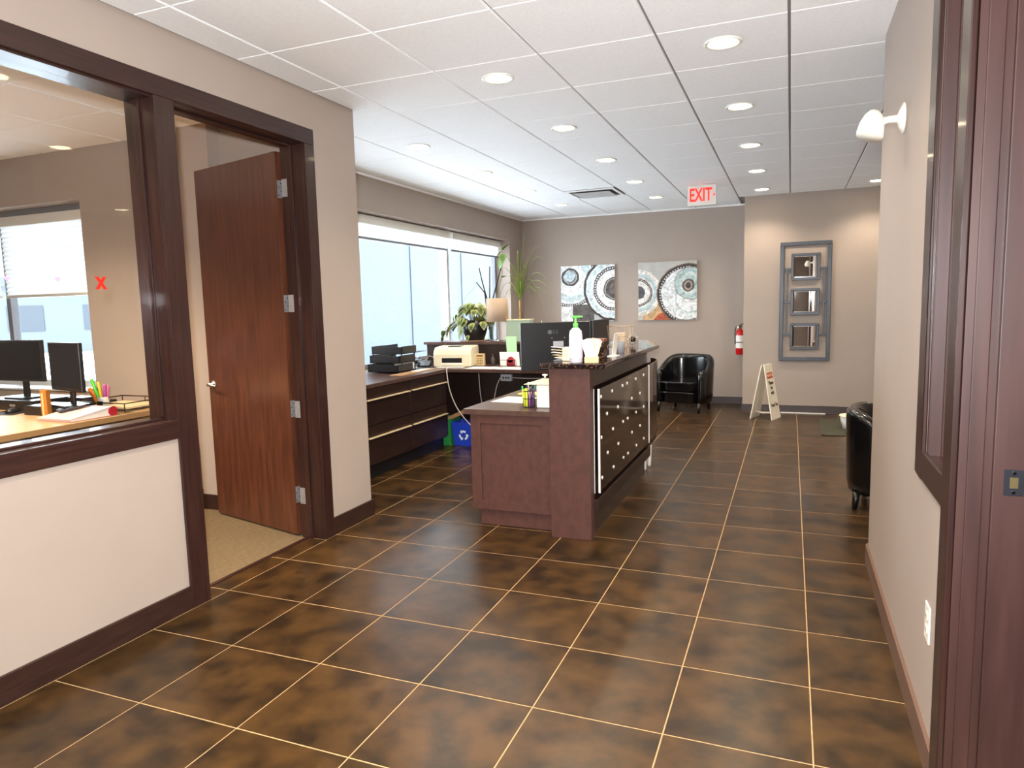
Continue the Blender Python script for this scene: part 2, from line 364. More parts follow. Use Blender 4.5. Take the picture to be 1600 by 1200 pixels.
# ------------------------------------------------------------ exterior windows
def hsheet(x0, x1, y0, y1, z0, z1, name, m, parent): return box(name, m, x0, x1, y0, y1, z0, z1, parent)
w3 = struct(thing('window_3', 'long aluminium window of the reception', 'window')); del w3['category']
fr = MB(); xg0, xg1 = -1.43, -1.37
fr.box(xg0, xg1, 1.25, 6.43, .82, .87).box(xg0, xg1, 1.25, 6.43, 2.335, 2.395).box(xg0, xg1, 1.25, 1.30, .87, 2.335).box(xg0, xg1, 6.38, 6.43, .87, 2.335)
fr.build('window_frame', ALUD, w3, bevel=.002)
for ym in (2.95-.0, 4.80): box('mullion', ALU, xg0, xg1+.03, ym-.028, ym+.028, .87, 2.335, w3, .002) if ym > 4 else None
for a, c in ((1.30, 4.772), (4.828, 6.38)): box('pane', GLASS, -1.403, -1.397, a, c, .87, 2.335, w3)
w4 = struct(thing('window_4', 'aluminium window of the side office', 'window')); del w4['category']
fr = MB(); fr.box(-4.5, -2.51, 1.0, 1.05, .84, .89).box(-4.5, -2.51, 1.0, 1.05, 2.31, 2.36).box(-4.5, -4.45, 1.0, 1.05, .89, 2.31).box(-2.56, -2.51, 1.0, 1.05, .89, 2.31); fr.build('window_frame', ALU, w4, bevel=.002)
box('mullion', ALUD, -3.83, -3.775, .985, 1.05, .89, 2.31, w4, .002)
for a, c in ((-4.45, -3.83), (-3.775, -2.56)): box('pane', GLASS, a, c, 1.022, 1.028, .89, 2.31, w4)
struct(box('trim_14', ALU, -4.5, -2.51, .77, 1.0, .828, .842), 'white sill of the office window')
# blinds
rb = None
for k, (a, c) in enumerate(((1.27, 4.75), (4.84, 6.40))):
    rb = thing('roller_blind', ('white roller blind wound up at the head of the wide reception window pane', 'white roller blind at the head of the narrow window pane above the plants')[k], 'blind', (-1.31, a, 2.30), group='roller blinds')
    box('cassette', WHITEP, -.035, .035, 0, c-a, .0, .085, rb, .006)
    box('blind_fabric', BLIND, -.004, -.001, .01, c-a-.01, -.13, .0, rb)
    box('bottom_bar', ALUD, -.012, .008, .01, c-a-.01, -.155, -.13, rb, .003)
vb = thing('pleated_blind', 'white pleated blind half lowered over the office window', 'blind', (-3.76, .955, 2.34))
box('head_rail', ALUD, 0, 1.22, -.03, .03, -.03, .02, vb, .003)
box('head_rail', WHITEP, -.02, 1.21, -.035, .0, -.11, -.03, vb, .003)
for k in range(15):
    z1 = -.11-k*.0395; b = MB(); b.prism([(0, -.006), (0, .006), (1.2, .006), (1.2, -.006)], 0, .0)
    b = MB(); b._add([(0, -.004, z1), (1.2, -.004, z1), (1.2, .009, z1-.0198), (0, .009, z1-.0198), (0, -.004, z1-.0395), (1.2, -.004, z1-.0395)], [(0, 1, 2, 3), (3, 2, 5, 4)])
    b.build('pleat', BLIND, vb, solid=.001)
box('bottom_rail', WHITEP, 0, 1.2, -.012, .012, -.725, -.70, vb, .003)
vb2 = thing('pleated_blind', 'white blind lowered on the leftmost pane of the office window', 'blind', (-4.44, .955, 2.34))
box('head_rail', ALUD, 0, .60, -.03, .03, -.03, .02, vb2, .003)
box('blind_fabric', BLIND, 0, .60, -.002, .002, -.70, -.03, vb2)
box('bottom_rail', WHITEP, 0, .60, -.012, .012, -.725, -.70, vb2, .003)

# ------------------------------------------------------------ ceiling fixtures
LENS = mat('lamp_lens', 'fff0d0', .4, emit=(1, .86, .55, 1), es=9)
def downlight():
    t = thing('downlight', '', 'light')
    MB().lathe([(.092, 0), (.094, -.004), (.088, -.008), (.074, -.005), (.072, .0)], 28, cap=False).build('trim_ring', WHITEP, t)
    MB().lathe([(0.0001, -.001), (.074, -.0015), (.074, .0)], 28, cap=False).build('lens', LENS, t)
    return t
d0 = downlight(); first = True
rows = {-.12: 'above the window side', 1.11: 'above the desks', 2.35: 'above the walkway', 3.57: 'above the waiting area'}
dist = {0: 'nearest', 1: 'second', 2: 'third', 3: 'farthest'}
extra = [(1.11, .70), (2.35, .70), (1.11, -.55), (2.35, -.55), (1.11, -1.8), (2.35, -1.8), (-.9, -1.3), (-2.2, -.6), (4.79, 5.80), (3.57, 3.2), (4.79, 3.2)]  # first six carry the rows on, added to light the near room
cnt = {}
copies = [copytree(d0) for _ in range(len(lights_c+extra)-1)]
for k, (x, y) in enumerate(lights_c+extra):
    t = d0 if k == 0 else copies[k-1]
    t.location = (x, y, H); t['group'] = 'recessed ceiling downlights'
    if k < 13:
        q = cnt.get(x, 0); cnt[x] = q+1
        t['label'] = 'round recessed downlight %s, %s from the camera in its row' % (rows[x], dist[q]) if x != 3.57 else 'round recessed downlight at far right beside the wall edge'
        if (x, y) == (1.11, 5.715): t['label'] = 'round dim recessed downlight in the desk row, farthest, left of the exit sign'
    else: t['label'] = 'round recessed downlight '+['added over the front of the low desk', 'added over the walkway just before the counter', 'added over the tiles beside the office door', 'added over the tiles beside the right sidelight', 'added nearest the camera on the left', 'added nearest the camera on the right', 'inside the office behind the partition', 'inside the office by its window', 'at the far right end of the waiting area', 'over the middle of the waiting area', 'at the near right of the waiting area'][k-13]
    dim = .35 if (x, y) == (1.11, 5.715) else 1
    lamp('bulb', 'SPOT', (0, 0, -.012), DOWN_W*dim*(5 if x < -.5 else 1), (1, .78, .54) if x < -.5 else (1, .85, .66), t, spot_size=R(130), spot_blend=.7, shadow_soft_size=.06)
# vent
vx0, vx1, vy0, vy1 = vent_cell
v = thing('ceiling_vent', 'square grey ceiling air diffuser beside the downlights', 'vent', ((vx0+vx1)/2, (vy0+vy1)/2, H))
g = .29
b = MB(); b.box(-g, g, -g, -g+.03, -.012, .0).box(-g, g, g-.03, g, -.012, .0).box(-g, -g+.03, -g+.03, g-.03, -.012, 0).box(g-.03, g, -g+.03, g-.03, -.012, 0); b.build('frame', CEILP, v, bevel=.002)
box('backing', BLACKP, -g+.02, g-.02, -g+.02, g-.02, -.001, .004, v)
b = MB(); b.box(-.215, .215, -.2, .2, -.022, -.017); b.build('face_plate', mat('vent_plate', 'bdbbb9', .5), v, bevel=.002)
for sx in (-.1, .1): box('bracket', ALUD, sx-.006, sx+.006, -.006, .006, -.018, 0, v)
# exit sign
ex = thing('exit_sign', 'white exit sign with red letters hanging below the ceiling', 'sign', (1.62, 6.05, 2.725), R(0))
ex.location = (1.745, 5.05, 2.74)
box('housing', WHITEP, -.156, .156, -.022, .022, -.232, -.008, ex, .004)
MB().lathe([(.05, -.01), (.05, 0)], 16).build('canopy_mount', WHITEP, ex)
EXR = mat('exit_red', 'd8261c', .4, emit='ff2010', es=.5)
text('EXIT', .20, EXR, ex, frame_m((-.012, -.0235, -.122), (1, 0, 0), (0, 0, 1)), bold=.004, sx=.60)
MB().prism([(0, -.022), (.03, 0), (0, .022), (.012, 0)], 0, .001).build('arrow', EXR, ex, loc=(.118, -.0235, -.122), rot=(R(90), 0, 0))
# emergency light head
em = thing('emergency_light', 'white swivel emergency light head on the right wall near the ceiling', 'light', (XR, .21, 2.165))
MB().lathe([(.062, 0), (.06, -.006), (.035, -.018), (.016, -.024), (.0135, -.062)], 28, ax='x').build('wall_plate', WHITEP, em)
MB().lathe([(.0001, -.016), (.012, -.011), (.016, 0), (.012, .011), (.0001, .016)], 18, (-.07, 0, -.002), 'z').build('swivel_joint', WHITEP, em)
b = MB(); b.T = Matrix.Translation((-.118, -.012, -.022)) @ Matrix.Diagonal((1.1, 1.1, 1.35, 1)) @ Matrix.Rotation(R(14), 4, 'Y') @ Matrix.Rotation(R(-12), 4, 'X')
b.lathe([(.0001, .048), (.02, .046), (.034, .03), (.044, .005), (.048, -.025), (.046, -.033), (.0001, -.034)], 28); b.build('lamp_head', mat('warm_white_plastic', 'f4f0e2', .3), em)
b = MB(); b.tube([(-.107, -.01, .008), (-.07, 0, -.002)], .012); b.build('neck', WHITEP, em)

# ------------------------------------------------------------ office door
dn = Vector((.25, .968, 0)).normalized(); dd = Vector((-.968, .25, 0)).normalized()
door = struct(thing('door_1', 'reddish brown flat office door standing open', 'door', (-.223, .354, 0), 0)); del door['category']
door.rotation_euler = (0, 0, math.atan2(dd.y, dd.x))
# local: +x along the leaf towards its free edge; local y = -dn side
MB().box(0, .914, -.045, 0, .012, 2.405).build('leaf', DOORM, door, bevel=.0015)
for z in (.22, .775, 1.435, 2.13):
    h = MB(); h.box(-.002, .0, -.045, -.006, z, z+.105).lathe([(.007, z-.004), (.007, z+.11)], 12, (-.008, -.052, 0)); ho = h.build('hinge', STEEL, door)
    b = MB(); b.T = Matrix.Translation((0, 0, 0))
    for q in range(4): b.lathe([(.004, -.0035), (.004, -.0018)], 8, (0, -.012-.018*(q % 2), z+.015+.024*q), 'x')
    b.build('hinge_screw', CHROME, ho); ho2 = None
for z in (.22, .775, 1.435, 2.13):
    b = MB(); b.box(-.183, -.143, .3535, .355, z, z+.105); b.build('trim_hinge', STEEL, door)
    o = [c for c in door.children if c.name.startswith('trim_hinge')][-1]; o.name = 'hinge'; o.matrix_parent_inverse = Matrix.Identity(4)
    o.matrix_basis = (Matrix.Translation((-.223, .354, 0)) @ Matrix.Rotation(math.atan2(dd.y, dd.x), 4, 'Z')).inverted()
# lever handle (on the visible face = local +y? visible face has local y=0)
hd = MB(); hd.lathe([(.028, .0), (.028, .008), (.022, .012), (.011, .014), (.011, .05)], 20, (.852, 0, .945), 'y'); hd.tube([(.852, .05, .945), (.82, .052, .945), (.745, .048, .94)], .008, 8); hd.build('handle', CHROME, door)
box('latch_plate', STEEL, .914, .916, -.035, -.01, .91, .98, door)

# ------------------------------------------------------------ reception counter
rc = thing('reception_counter', 'tall brown reception counter with granite top and studded bronze panels', 'counter', (1.333, .85, 0))
def rbx(name, m, x0, x1, y0, y1, z0, z1, bevel=0, p=rc, label=None):
    o = box(name, m, x0, x1, y0, y1, z0, z1, None, bevel, label); o.parent = p; o.location = -Vector(p.location) if p.parent is None else -Vector(p.parent.location); return o
rbx('end_panel', CAB, 1.333, 1.590, .85, .93, 0, 1.06, .001)
rbx('upper_fascia', CABD, 1.345, 1.590, .93, 2.60, .94, 1.06)
rbx('core', CABD, 1.345, 1.560, .93, 2.60, .13, .94)
rbx('ledge', CABD, 1.36, 1.612, .93, 2.66, .15, .235, .003)
rbx('toe_kick', mat('glossy_toe_kick', '33231d', .12, var=.04), 1.36, 1.572, .93, 2.60, 0, .15)
rbx('edge_strip', STUD, 1.5905, 1.593, .931, .94, .275, .925)
rbx('edge_strip', STUD, 1.612, 1.624, .945, .953, .275, .925)
pn = rbx('front_panel', ACRYL, 1.612, 1.620, .953, 2.545, .28, .925, .002, label='glossy bronze panel dotted with small chrome studs')
ys = {.872: (.99, 1.28, 1.58, 1.727, 2.022, 2.32), .743: (1.14, 1.441, 1.879, 2.176), .617: (.993, 1.297, 1.593, 1.741, 2.03, 2.325), .489: (1.15, 1.448, 1.882, 2.177), .360: (1.002, 1.306, 1.6, 1.745, 2.04, 2.327)}

sm = MB().lathe([(.0115, 0), (.0115, .004), (.009, .006), (.0001, .006)], 12, ax='x').build('stud', STUD, pn); me = sm.data; D.objects.remove(sm)
for z, l in ys.items():
    for y in l:
        o = D.objects.new('stud', me); C.objects.link(o); o.parent = pn; o.location = (1.62, y, z)
rbx('edge_strip', STUD, 1.612, 1.624, 2.547, 2.556, .28, .93)
b = MB()   # curved end panel
pts = [(1.618, 2.558), (1.618, 2.75), (1.612, 2.95), (1.590, 3.12), (1.545, 3.26), (1.47, 3.37), (1.37, 3.43)]
inn = [(x-.008, y-.003) for x, y in pts]
b.prism(pts+inn[::-1], .28, .93); o = b.build('curved_panel', ACRYL, rc); o.location = -Vector(rc.location)
b = MB(); b.prism([(x-.01, y-.003) for x, y in pts]+[(1.20, 3.40), (1.20, 2.60), (1.345, 2.60)], .235, .26)
o = b.build('curved_shelf', CABD, rc); o.location = -Vector(rc.location)
b = MB(); b.prism([(1.56, 2.60), (1.56, 2.75), (1.55, 2.95), (1.52, 3.1), (1.45, 3.25), (1.35, 3.33), (1.25, 3.33), (1.25, 2.60)], .26, 1.06)
o = b.build('curved_core', CABD, rc); o.location = -Vector(rc.location)
rbx('end_bracket', CHROME, 1.562, 1.60, 2.60, 2.74, .94, 1.06, .002)
for x, y in ((1.545, 2.74), (1.555, 2.90)):
    b = MB(); b.lathe([(.012, 0), (.016, .01), (.024, .235)], 16, (x, y, 0)); o = b.build('leg', STUD, rc); o.location = -Vector(rc.location)
top = [(1.30, .80), (1.67, .80), (1.69, .83), (1.685, 1.8), (1.685, 2.66), (1.665, 2.80), (1.50, 3.36), (1.36, 3.44), (1.15, 3.44), (1.15, 2.7), (1.29, 2.6), (1.29, .81)]
b = MB(); b.prism(top, 1.06, 1.09); o = b.build('granite_top', GRAN, rc, bevel=.008); o.location = -Vector(rc.location)

# low desk joined to the counter
ld = thing('low_desk', 'lower brown desk with recessed end panel left of the counter', 'desk', (.755, .93, 0))
def lbx(*a, **k): k.setdefault('p', ld); return rbx(*a, **k)
lbx('desk_top', TOPW, .72, 1.332, .90, 2.56, .745, .78, .002)
lbx('carcass', CAB, .775, 1.33, .945, 1.90, .11, .745)
lbx('toe_kick', CAB, .80, 1.332, .965, 1.90, 0, .11)
lbx('stile', CAB, .757, .826, .93, .945, .11, .745, .001); lbx('stile', CAB, 1.248, 1.332, .93, .945, .11, .745, .001)
lbx('rail', CAB, .826, 1.248, .93, .945, .685, .745, .001); lbx('rail', CAB, .826, 1.248, .93, .945, .11, .168, .001)
lbx('side_panel', CAB, .757, .775, .945, 1.90, .11, .745)
lbx('inset_panel', CAB, .826, 1.248, .9425, .945, .168, .685)
b = MB(); b.lathe([(.005, 0), (.005, -.012), (.012, -.018), (.0001, -.024)], 12, (.757, 1.0, .42), 'x'); o = b.build('knob', CHROME, ld); o.location = -Vector(ld.location)

# left credenza
cr = thing('drawer_credenza', 'dark drawer credenza under the window with long bar handles', 'cabinet', (-.85, 2.0, 0))
lbx('carcass', CABD, -1.14, -.575, .92, 3.15, .12, .785, p=cr)
lbx('toe_kick', BLACKP, -1.14, -.62, .92, 3.15, 0, .12, p=cr)
lbx('worktop', TOPW, -1.148, -.545, .92, 3.118, .785, .82, .003, p=cr)
for (a, c) in ((.94, 1.655), (1.665, 2.400), (2.412, 3.14)):
    for z0, z1, zh in ((.47, .775, .685), (.135, .46, .363)):
        d = lbx('drawer', CABD, -.575, -.556, a, c, z0, z1, .002, p=cr)
        hh = MB(); hh.box(-.556, -.532, a+.018, c-.018, zh-.004, zh+.006); ho = hh.build('handle', BRASS, d, bevel=.002)
# rear desk
rd = thing('rear_desk', 'dark worktop with open knee space below the plants', 'desk', (.1, 3.4, 0))
lbx('worktop', TOPW, -1.148, 1.14, 3.122, 3.74, .785, .82, .003, p=rd)
lbx('modesty_panel', CABD, -1.13, 1.14, 3.62, 3.64, .02, .785, p=rd)
lbx('end_support', CABD, 1.11, 1.14, 3.13, 3.74, 0, .785, p=rd)
# raised shelf
sh = thing('raised_shelf', 'dark raised shelf cabinet behind the printer carrying the plants', 'shelf', (-.2, 3.95, 0))
lbx('body', CABD, -1.12, 1.10, 3.78, 4.15, 0, 1.03, p=sh)
lbx('shelf_top', TOPW, -1.148, 1.12, 3.755, 4.17, 1.03, 1.058, .003, p=sh)

# ------------------------------------------------------------ art and mirror
def paint_nodes(name, ops, base):
    """flat painted canvas: each op = (cx, cz, r0, r1, colour, soft, dashes) in 0..1 canvas units, y down"""
    m = D.materials.new(name); m.use_nodes = True; nt = m.node_tree; b = nt.nodes['Principled BSDF']; b.inputs['Roughness'].default_value = .5
    N = nt.nodes.new; L = nt.links.new
    tc = N('ShaderNodeTexCoord'); sp_ = N('ShaderNodeSeparateXYZ'); L(tc.outputs['Generated'], sp_.inputs[0])
    nz = N('ShaderNodeTexNoise'); nz.inputs['Scale'].default_value = 9; nz.inputs['Detail'].default_value = 5; L(tc.outputs['Generated'], nz.inputs['Vector'])
    nz2 = N('ShaderNodeTexNoise'); nz2.inputs['Scale'].default_value = 5; L(tc.outputs['Generated'], nz2.inputs['Vector'])
    nz3 = N('ShaderNodeTexNoise'); nz3.inputs['Scale'].default_value = 11; nz3.inputs['Detail'].default_value = 6; nz3.inputs['Distortion'].default_value = 1.5; L(tc.outputs['Generated'], nz3.inputs['Vector'])
    stk = N('ShaderNodeMapRange'); stk.inputs[1].default_value = .34; stk.inputs[2].default_value = .6; L(nz3.outputs[0], stk.inputs[0])
    def math_(op, a, b2=None, c=None):
        n = N('ShaderNodeMath'); n.operation = op
        for i, v in enumerate((a, b2, c)):
            if v is None: continue
            if isinstance(v, (int, float)): n.inputs[i].default_value = v
            else: L(v, n.inputs[i])
        return n.outputs[0]
    X, Z = sp_.outputs[0], sp_.outputs[2]
    cur = N('ShaderNodeMix'); cur.data_type = 'RGBA'; L(math_('SMOOTHSTEP' if False else 'MULTIPLY', nz2.outputs[0], 1.0), cur.inputs[0]); cur.inputs[6].default_value = tuple(v*.7 for v in srgb(base[0])[:3])+(1,); cur.inputs[7].default_value = tuple(v*.5 for v in srgb(base[1])[:3])+(1,); cur = cur.outputs[2]
    for op in ops:
        if op[0] == 'rect':
            _, x0, x1, z0, z1, col = op
            mk = math_('MULTIPLY', math_('MULTIPLY', math_('GREATER_THAN', X, x0), math_('LESS_THAN', X, x1)), math_('MULTIPLY', math_('GREATER_THAN', Z, z0), math_('LESS_THAN', Z, z1)))
        else:
            cx, cz, r0, r1, col, dash = op
            dx = math_('SUBTRACT', X, cx); dz = math_('SUBTRACT', Z, 1-cz)
            d = math_('SQRT', math_('ADD', math_('MULTIPLY', dx, dx), math_('MULTIPLY', dz, dz)))
            d = math_('ADD', d, math_('MULTIPLY', math_('SUBTRACT', nz.outputs[0], .5), .055))
            mr1 = N('ShaderNodeMapRange'); mr1.inputs[1].default_value = r0-.006; mr1.inputs[2].default_value = r0+.006; L(d, mr1.inputs[0])
            mr2 = N('ShaderNodeMapRange'); mr2.inputs[1].default_value = r1-.006; mr2.inputs[2].default_value = r1+.006; mr2.inputs[3].default_value = 1; mr2.inputs[4].default_value = 0; L(d, mr2.inputs[0])
            mk = math_('MULTIPLY', mr1.outputs[0] if r0 > 0 else 1.0, mr2.outputs[0])
            if dash:
                ang = math_('ARCTAN2', dz, dx); mk = math_('MULTIPLY', mk, math_('GREATER_THAN', math_('SINE', math_('MULTIPLY', ang, dash)), -.2))
        mx = N('ShaderNodeMix'); mx.data_type = 'RGBA'; L(mk, mx.inputs[0]); L(cur, mx.inputs[6])
        mm = N('ShaderNodeMix'); mm.data_type = 'RGBA'; c0 = tuple(v*.84 for v in srgb(col)[:3])+(1,); L(stk.outputs[0], mm.inputs[0]); mm.inputs[6].default_value = tuple(v*.76 for v in c0[:3])+(1,); mm.inputs[7].default_value = tuple(min(1, v*1.3+.015) for v in c0[:3])+(1,)
        L(mm.outputs[2], mx.inputs[7]); cur = mx.outputs[2]
    L(cur, b.inputs['Base Color']); return m
ops1 = [(.18, .22, 0, .60, 'e6eef0', 0), (.18, .22, .16, .30, 'd3e4e8', 0), (.18, .22, .30, .40, 'eef2f2', 0), (.18, .22, .40, .47, 'bfd6dc', 0), (.18, .24, .44, .51, '3a3637', 0), (.18, .24, .466, .488, 'f4f4f2', 70),
        ('rect', .22, .62, 0, .30, '55504d'), ('rect', 0, .22, 0, .27, 'eceeed'), (.18, .24, 0, .452, 'e4ecee', 0), (.18, .24, .30, .40, 'cfe0e5', 0), (.18, .24, .17, .28, 'f0f3f3', 0),
        (.18, .20, 0, .165, '3c3839', 0), (.18, .20, .105, .128, 'e9e9e6', 40), (.17, .19, 0, .10, 'c9dbe4', 0),
        (1.0, .43, 0, .57, '35302f', 0), (1.0, .43, 0, .53, 'e9ecec', 0), (1.0, .43, .44, .50, 'cbdcdf', 0), (1.0, .43, .335, .395, '3f3b3b', 0), (1.0, .43, .356, .374, 'f4f4f2', 50), (1.0, .43, .24, .30, 'f2f2f0', 0), (1.0, .43, 0, .205, '4d4543', 0), (1.0, .43, .165, .18, 'dedcd8', 45), (1.0, .43, 0, .10, '6d625c', 0)]
ops2 = [(.5, 1.0, 0, .42, 'cfa878', 0), (.5, 1.1, 0, .25, 'b5512c', 0), (.0, .52, 0, .40, 'ece6dc', 0), (.0, .52, .27, .33, 'b9ccd0', 0), (.0, .52, .20, .245, '4a4143', 0), (.0, .52, .215, .228, 'e3dad4', 40), (.0, .52, 0, .20, 'e9e7e2', 0), (.0, .52, 0, .115, '57575a', 0),
        (.84, .56, 0, .52, '7d5d48', 0), (.84, .56, 0, .50, '2d292a', 0), (.84, .56, .452, .47, 'dcd8d6', 60), (.84, .56, 0, .44, 'eceeee', 0), (.84, .56, .32, .35, 'dbe5e4', 0), (.90, .62, .24, .27, 'c2d2d3', 0),
        (.90, .38, 0, .28, '8c7558', 0), (.90, .38, 0, .268, 'b5cccb', 0), (.90, .38, .13, .19, 'd6dfd9', 0), (.86, .41, 0, .105, '574a44', 0), (.86, .41, .055, .075, 'b9a898', 0), (.86, .41, 0, .035, '3a3030', 0)]
CANV = mat('canvas_edge', 'd8d8d6', .7)
for nm, x0, ops, base, lab in (('painting', -.527, ops1, ('eef0f0', 'd9e2e4'), 'square abstract canvas of grey, white and teal rings, left of the two'), ('painting', .643, ops2, ('f1efe9', 'dcd6c8'), 'square abstract canvas of rings with tan and rust touches, right of the two')):
    p = thing(nm, lab, 'painting', (x0+.4125, YB, 1.60), group='abstract ring paintings')
    box('canvas', CANV, -.413, .413, -.030, -.0005, -.413, .413, p, .003)
    box('painted_face', paint_nodes(lab[:28], ops, base), -.411, .411, -.0315, -.0302, -.411, .411, p)
# mirror
mi = thing('mirror', 'tall pewter lattice frame holding three small square mirrors', 'mirror', (2.855, YP, 1.405))
W2, H2 = .293, .737
b = MB(); t_ = .045
b.box(-W2, W2, -.028, -.001, H2-t_, H2).box(-W2, W2, -.028, -.001, -H2, -H2+t_).box(-W2, -W2+t_, -.028, -.001, -H2+t_, H2-t_).box(W2-t_, W2, -.028, -.001, -H2+t_, H2-t_)
b.build('outer_frame', PEWTER, mi, bevel=.004)
for z in (.43, .0, -.43):
    q = .165; b = MB(); e = .03
    b.box(-q, q, -.034, -.004, z+q-e, z+q).box(-q, q, -.034, -.004, z-q, z-q+e).box(-q, -q+e, -.034, -.004, z-q+e, z+q-e).box(q-e, q, -.034, -.004, z-q+e, z+q-e)
    fo_ = b.build('mirror_frame', PEWTER, mi, bevel=.004)
    gq = q-e; b = MB(); bv = .014
    b._add([(-gq, -.022, z-gq), (gq, -.022, z-gq), (gq, -.022, z+gq), (-gq, -.022, z+gq), (-gq+bv, -.025, z-gq+bv), (gq-bv, -.025, z-gq+bv), (gq-bv, -.025, z+gq-bv), (-gq+bv, -.025, z+gq-bv), (-gq, -.006, z-gq), (gq, -.006, z-gq), (gq, -.006, z+gq), (-gq, -.006, z+gq)],
           [(0, 1, 5, 4), (1, 2, 6, 5), (2, 3, 7, 6), (3, 0, 4, 7), (4, 5, 6, 7), (8, 9, 1, 0), (9, 10, 2, 1), (10, 11, 3, 2), (11, 8, 0, 3), (8, 11, 10, 9)])
    b.build('mirror_glass', MIRROR, fo_)
for sx in (-1, 1):
    for z in (.43, 0, -.43):
        box('link_bar', PEWTER, min(sx*.166, sx*.247), max(sx*.166, sx*.247), -.024, -.006, z-.012+(-.02 if z > 0 else .02 if z < 0 else 0), z+.012+(-.02 if z > 0 else .02 if z < 0 else 0), mi, .002)
    for z0, z1 in ((.013, .396), (-.396, -.013)):
        box('link_bar', PEWTER, sx*.215-.01, sx*.215+.01, -.023, -.007, z0, z1, mi, .002)

# ------------------------------------------------------------ fire extinguisher
fe = thing('fire_extinguisher', 'red fire extinguisher with white label on the back wall', 'extinguisher', (2.055, YB-.075, .70))
MB().lathe([(.0001, 0), (.052, 0), (.056, .008), (.056, .29), (.045, .325), (.02, .345), (.016, .36), (.0001, .36)], 24).build('cylinder', RED, fe)
MB().lathe([(.0568, .09), (.0568, .265)], 24, cap=False).build('paper_label', PAPER, fe)
MB().lathe([(.058, .165), (.058, .175)], 24).build('strap', BLACKP, fe)
b = MB(); b.box(-.014, .05, -.012, .012, .385, .395).box(-.02, .02, -.016, .016, .36, .385).tube([(-.015, 0, .395), (.02, 0, .415), (.045, 0, .425)], .007); b.build('valve_handle', BLACKP, fe)
b = MB(); b.tube([(-.018, 0, .375), (-.05, -.01, .385), (-.066, -.01, .33), (-.064, -.01, .2), (-.062, -.01, .14)], .007); b.build('hose', RUBBER, fe)
MB().lathe([(.014, 0), (.014, .01)], 14, (-.03, -.02, .375), 'y').build('gauge', BRASS, fe)
box('wall_bracket', BLACKP, -.02, .02, .055, .074, .12, .34, fe)

# ------------------------------------------------------------ tub chairs
def tub_chair(name, label, loc, rz, group='black leather tub chairs'):
    t = thing(name, label, 'armchair', loc, rz, group)
    n = 40; vs = []; fs = []; A = R(128)
    def path(a, ro):      # superellipse plan, opening towards -y
        ca, sa = math.cos(a), math.sin(a); k = (abs(ca)**2.6+abs(sa)**2.6)**(-1/2.6)
        return ro*k*sa, ro*k*ca*.98
    prof_n = 10
    for i in range(n+1):
        a = -A+2*A*i/n; tt = min(1, max(0, (abs(a)-R(35))/R(75))); h = .735-.19*(tt*tt*(3-2*tt))
        if i in (0, n): h -= .012
        th = .085
        ring = [(.335, .125), (.35, .20), (.362, h-.06), (.358, h-.02), (.34, h), (.305, h+.002), (.283, h-.02), (.277, h-.06), (.268, .38), (.262, .125)]
        for ro, z in ring:
            x, y = path(a, ro); vs.append((x, y, z))
    m = prof_n
    fs = [(i*m+k, i*m+(k+1) % m, (i+1)*m+(k+1) % m, (i+1)*m+k) for i in range(n) for k in range(m)]
    b = MB(); b._add(vs, fs+[tuple(range(m)), tuple(range(n*m, (n+1)*m))], True); sh_ = b.build('shell', LEATHER, t)
    for s_ in (0, n): pass
    # seat cushion and base
    def plan(sc, fy):
        p = []
        for i in range(25):
            a = R(-150)+R(300)*i/24; ca, sa = math.cos(a), math.sin(a); k = (abs(ca)**2.6+abs(sa)**2.6)**(-1/2.6)
            x, y = sc*k*sa, sc*k*ca; p.append((x, max(y, fy)))
        return p
    b = MB(); b.prism(plan(.262, -.275), .275, .40); b.build('seat_cushion', LEATHER, t, bevel=.02, seg=3)
    b = MB(); b.prism(plan(.262, -.262), .125, .268); b.build('seat_base', LEATHER, t, bevel=.006)
    PIPE = mat('glossy_piping', '2a2a2c', .12, coat=.6)
    for z in (.402, .268):
        b = MB(); b.tube([(-.235, -.278, z-.004), (-.1, -.283, z), (.1, -.283, z), (.235, -.278, z-.004)], .005); b.build('piping', PIPE, t)
    for x, y in ((-.27, -.2), (.27, -.2), (-.23, .25), (.23, .25)):
        b = MB(); b.tube([(x, y, .13), (x*1.03, y*1.05, 0)], .026, 8, .016); b.build('leg', BLKWOOD, t)
    return t
tub_chair('tub_chair', 'black leather tub chair in front of the back wall beside the counter end', (1.40, 6.22, 0), R(-14))
tub_chair('tub_chair', 'black leather tub chair half hidden behind the right wall corner', (3.43, 2.20, 0), R(78)).scale = (1, 1, .93)

# ------------------------------------------------------------ A-frame sign
af = thing('floor_sign', 'cream folding A-frame floor sign standing by the mirror wall', 'sign', (2.43, 5.80, 0), R(-18))
SIGNM = mat('sign_plastic', 'ece4d2', .4, var=.02)
Hs = .66; hw = .155; half = .125
def leaf_(sx):   # panel leaning; sx=+1 right, -1 left ; plane spans y
    b = MB(); 
    def P(sv, y, off=0): # sv 0 bottom..1 top
        return (sx*(half*(1-sv)+.008*sv+off), y, Hs*sv)
    out = [P(0, -hw), P(0, hw), P(1, hw*.8), P(1, -hw*.8)]; o2 = [P(0, -hw, .012), P(0, hw, .012), P(1, hw*.8, .012), P(1, -hw*.8, .012)]
    b._add(out+o2, [(0, 1, 2, 3), (4, 5, 6, 7), (0, 1, 5, 4), (1, 2, 6, 5), (2, 3, 7, 6), (3, 0, 4, 7)]); return b
leaf_(1).build('sign_panel', SIGNM, af, bevel=.003); leaf_(-1).build('sign_panel', SIGNM, af, bevel=.003)
b = MB(); b.prism([(-.11, -.02), (0, -.09), (.11, -.02), (.11, 0), (0, -.06), (-.11, 0)], .07, .085); b.build('folding_brace', SIGNM, af)
nrm = Vector((Hs, 0, half-.008)).normalized(); up_ = Vector((-(half-.008), 0, Hs)).normalized()
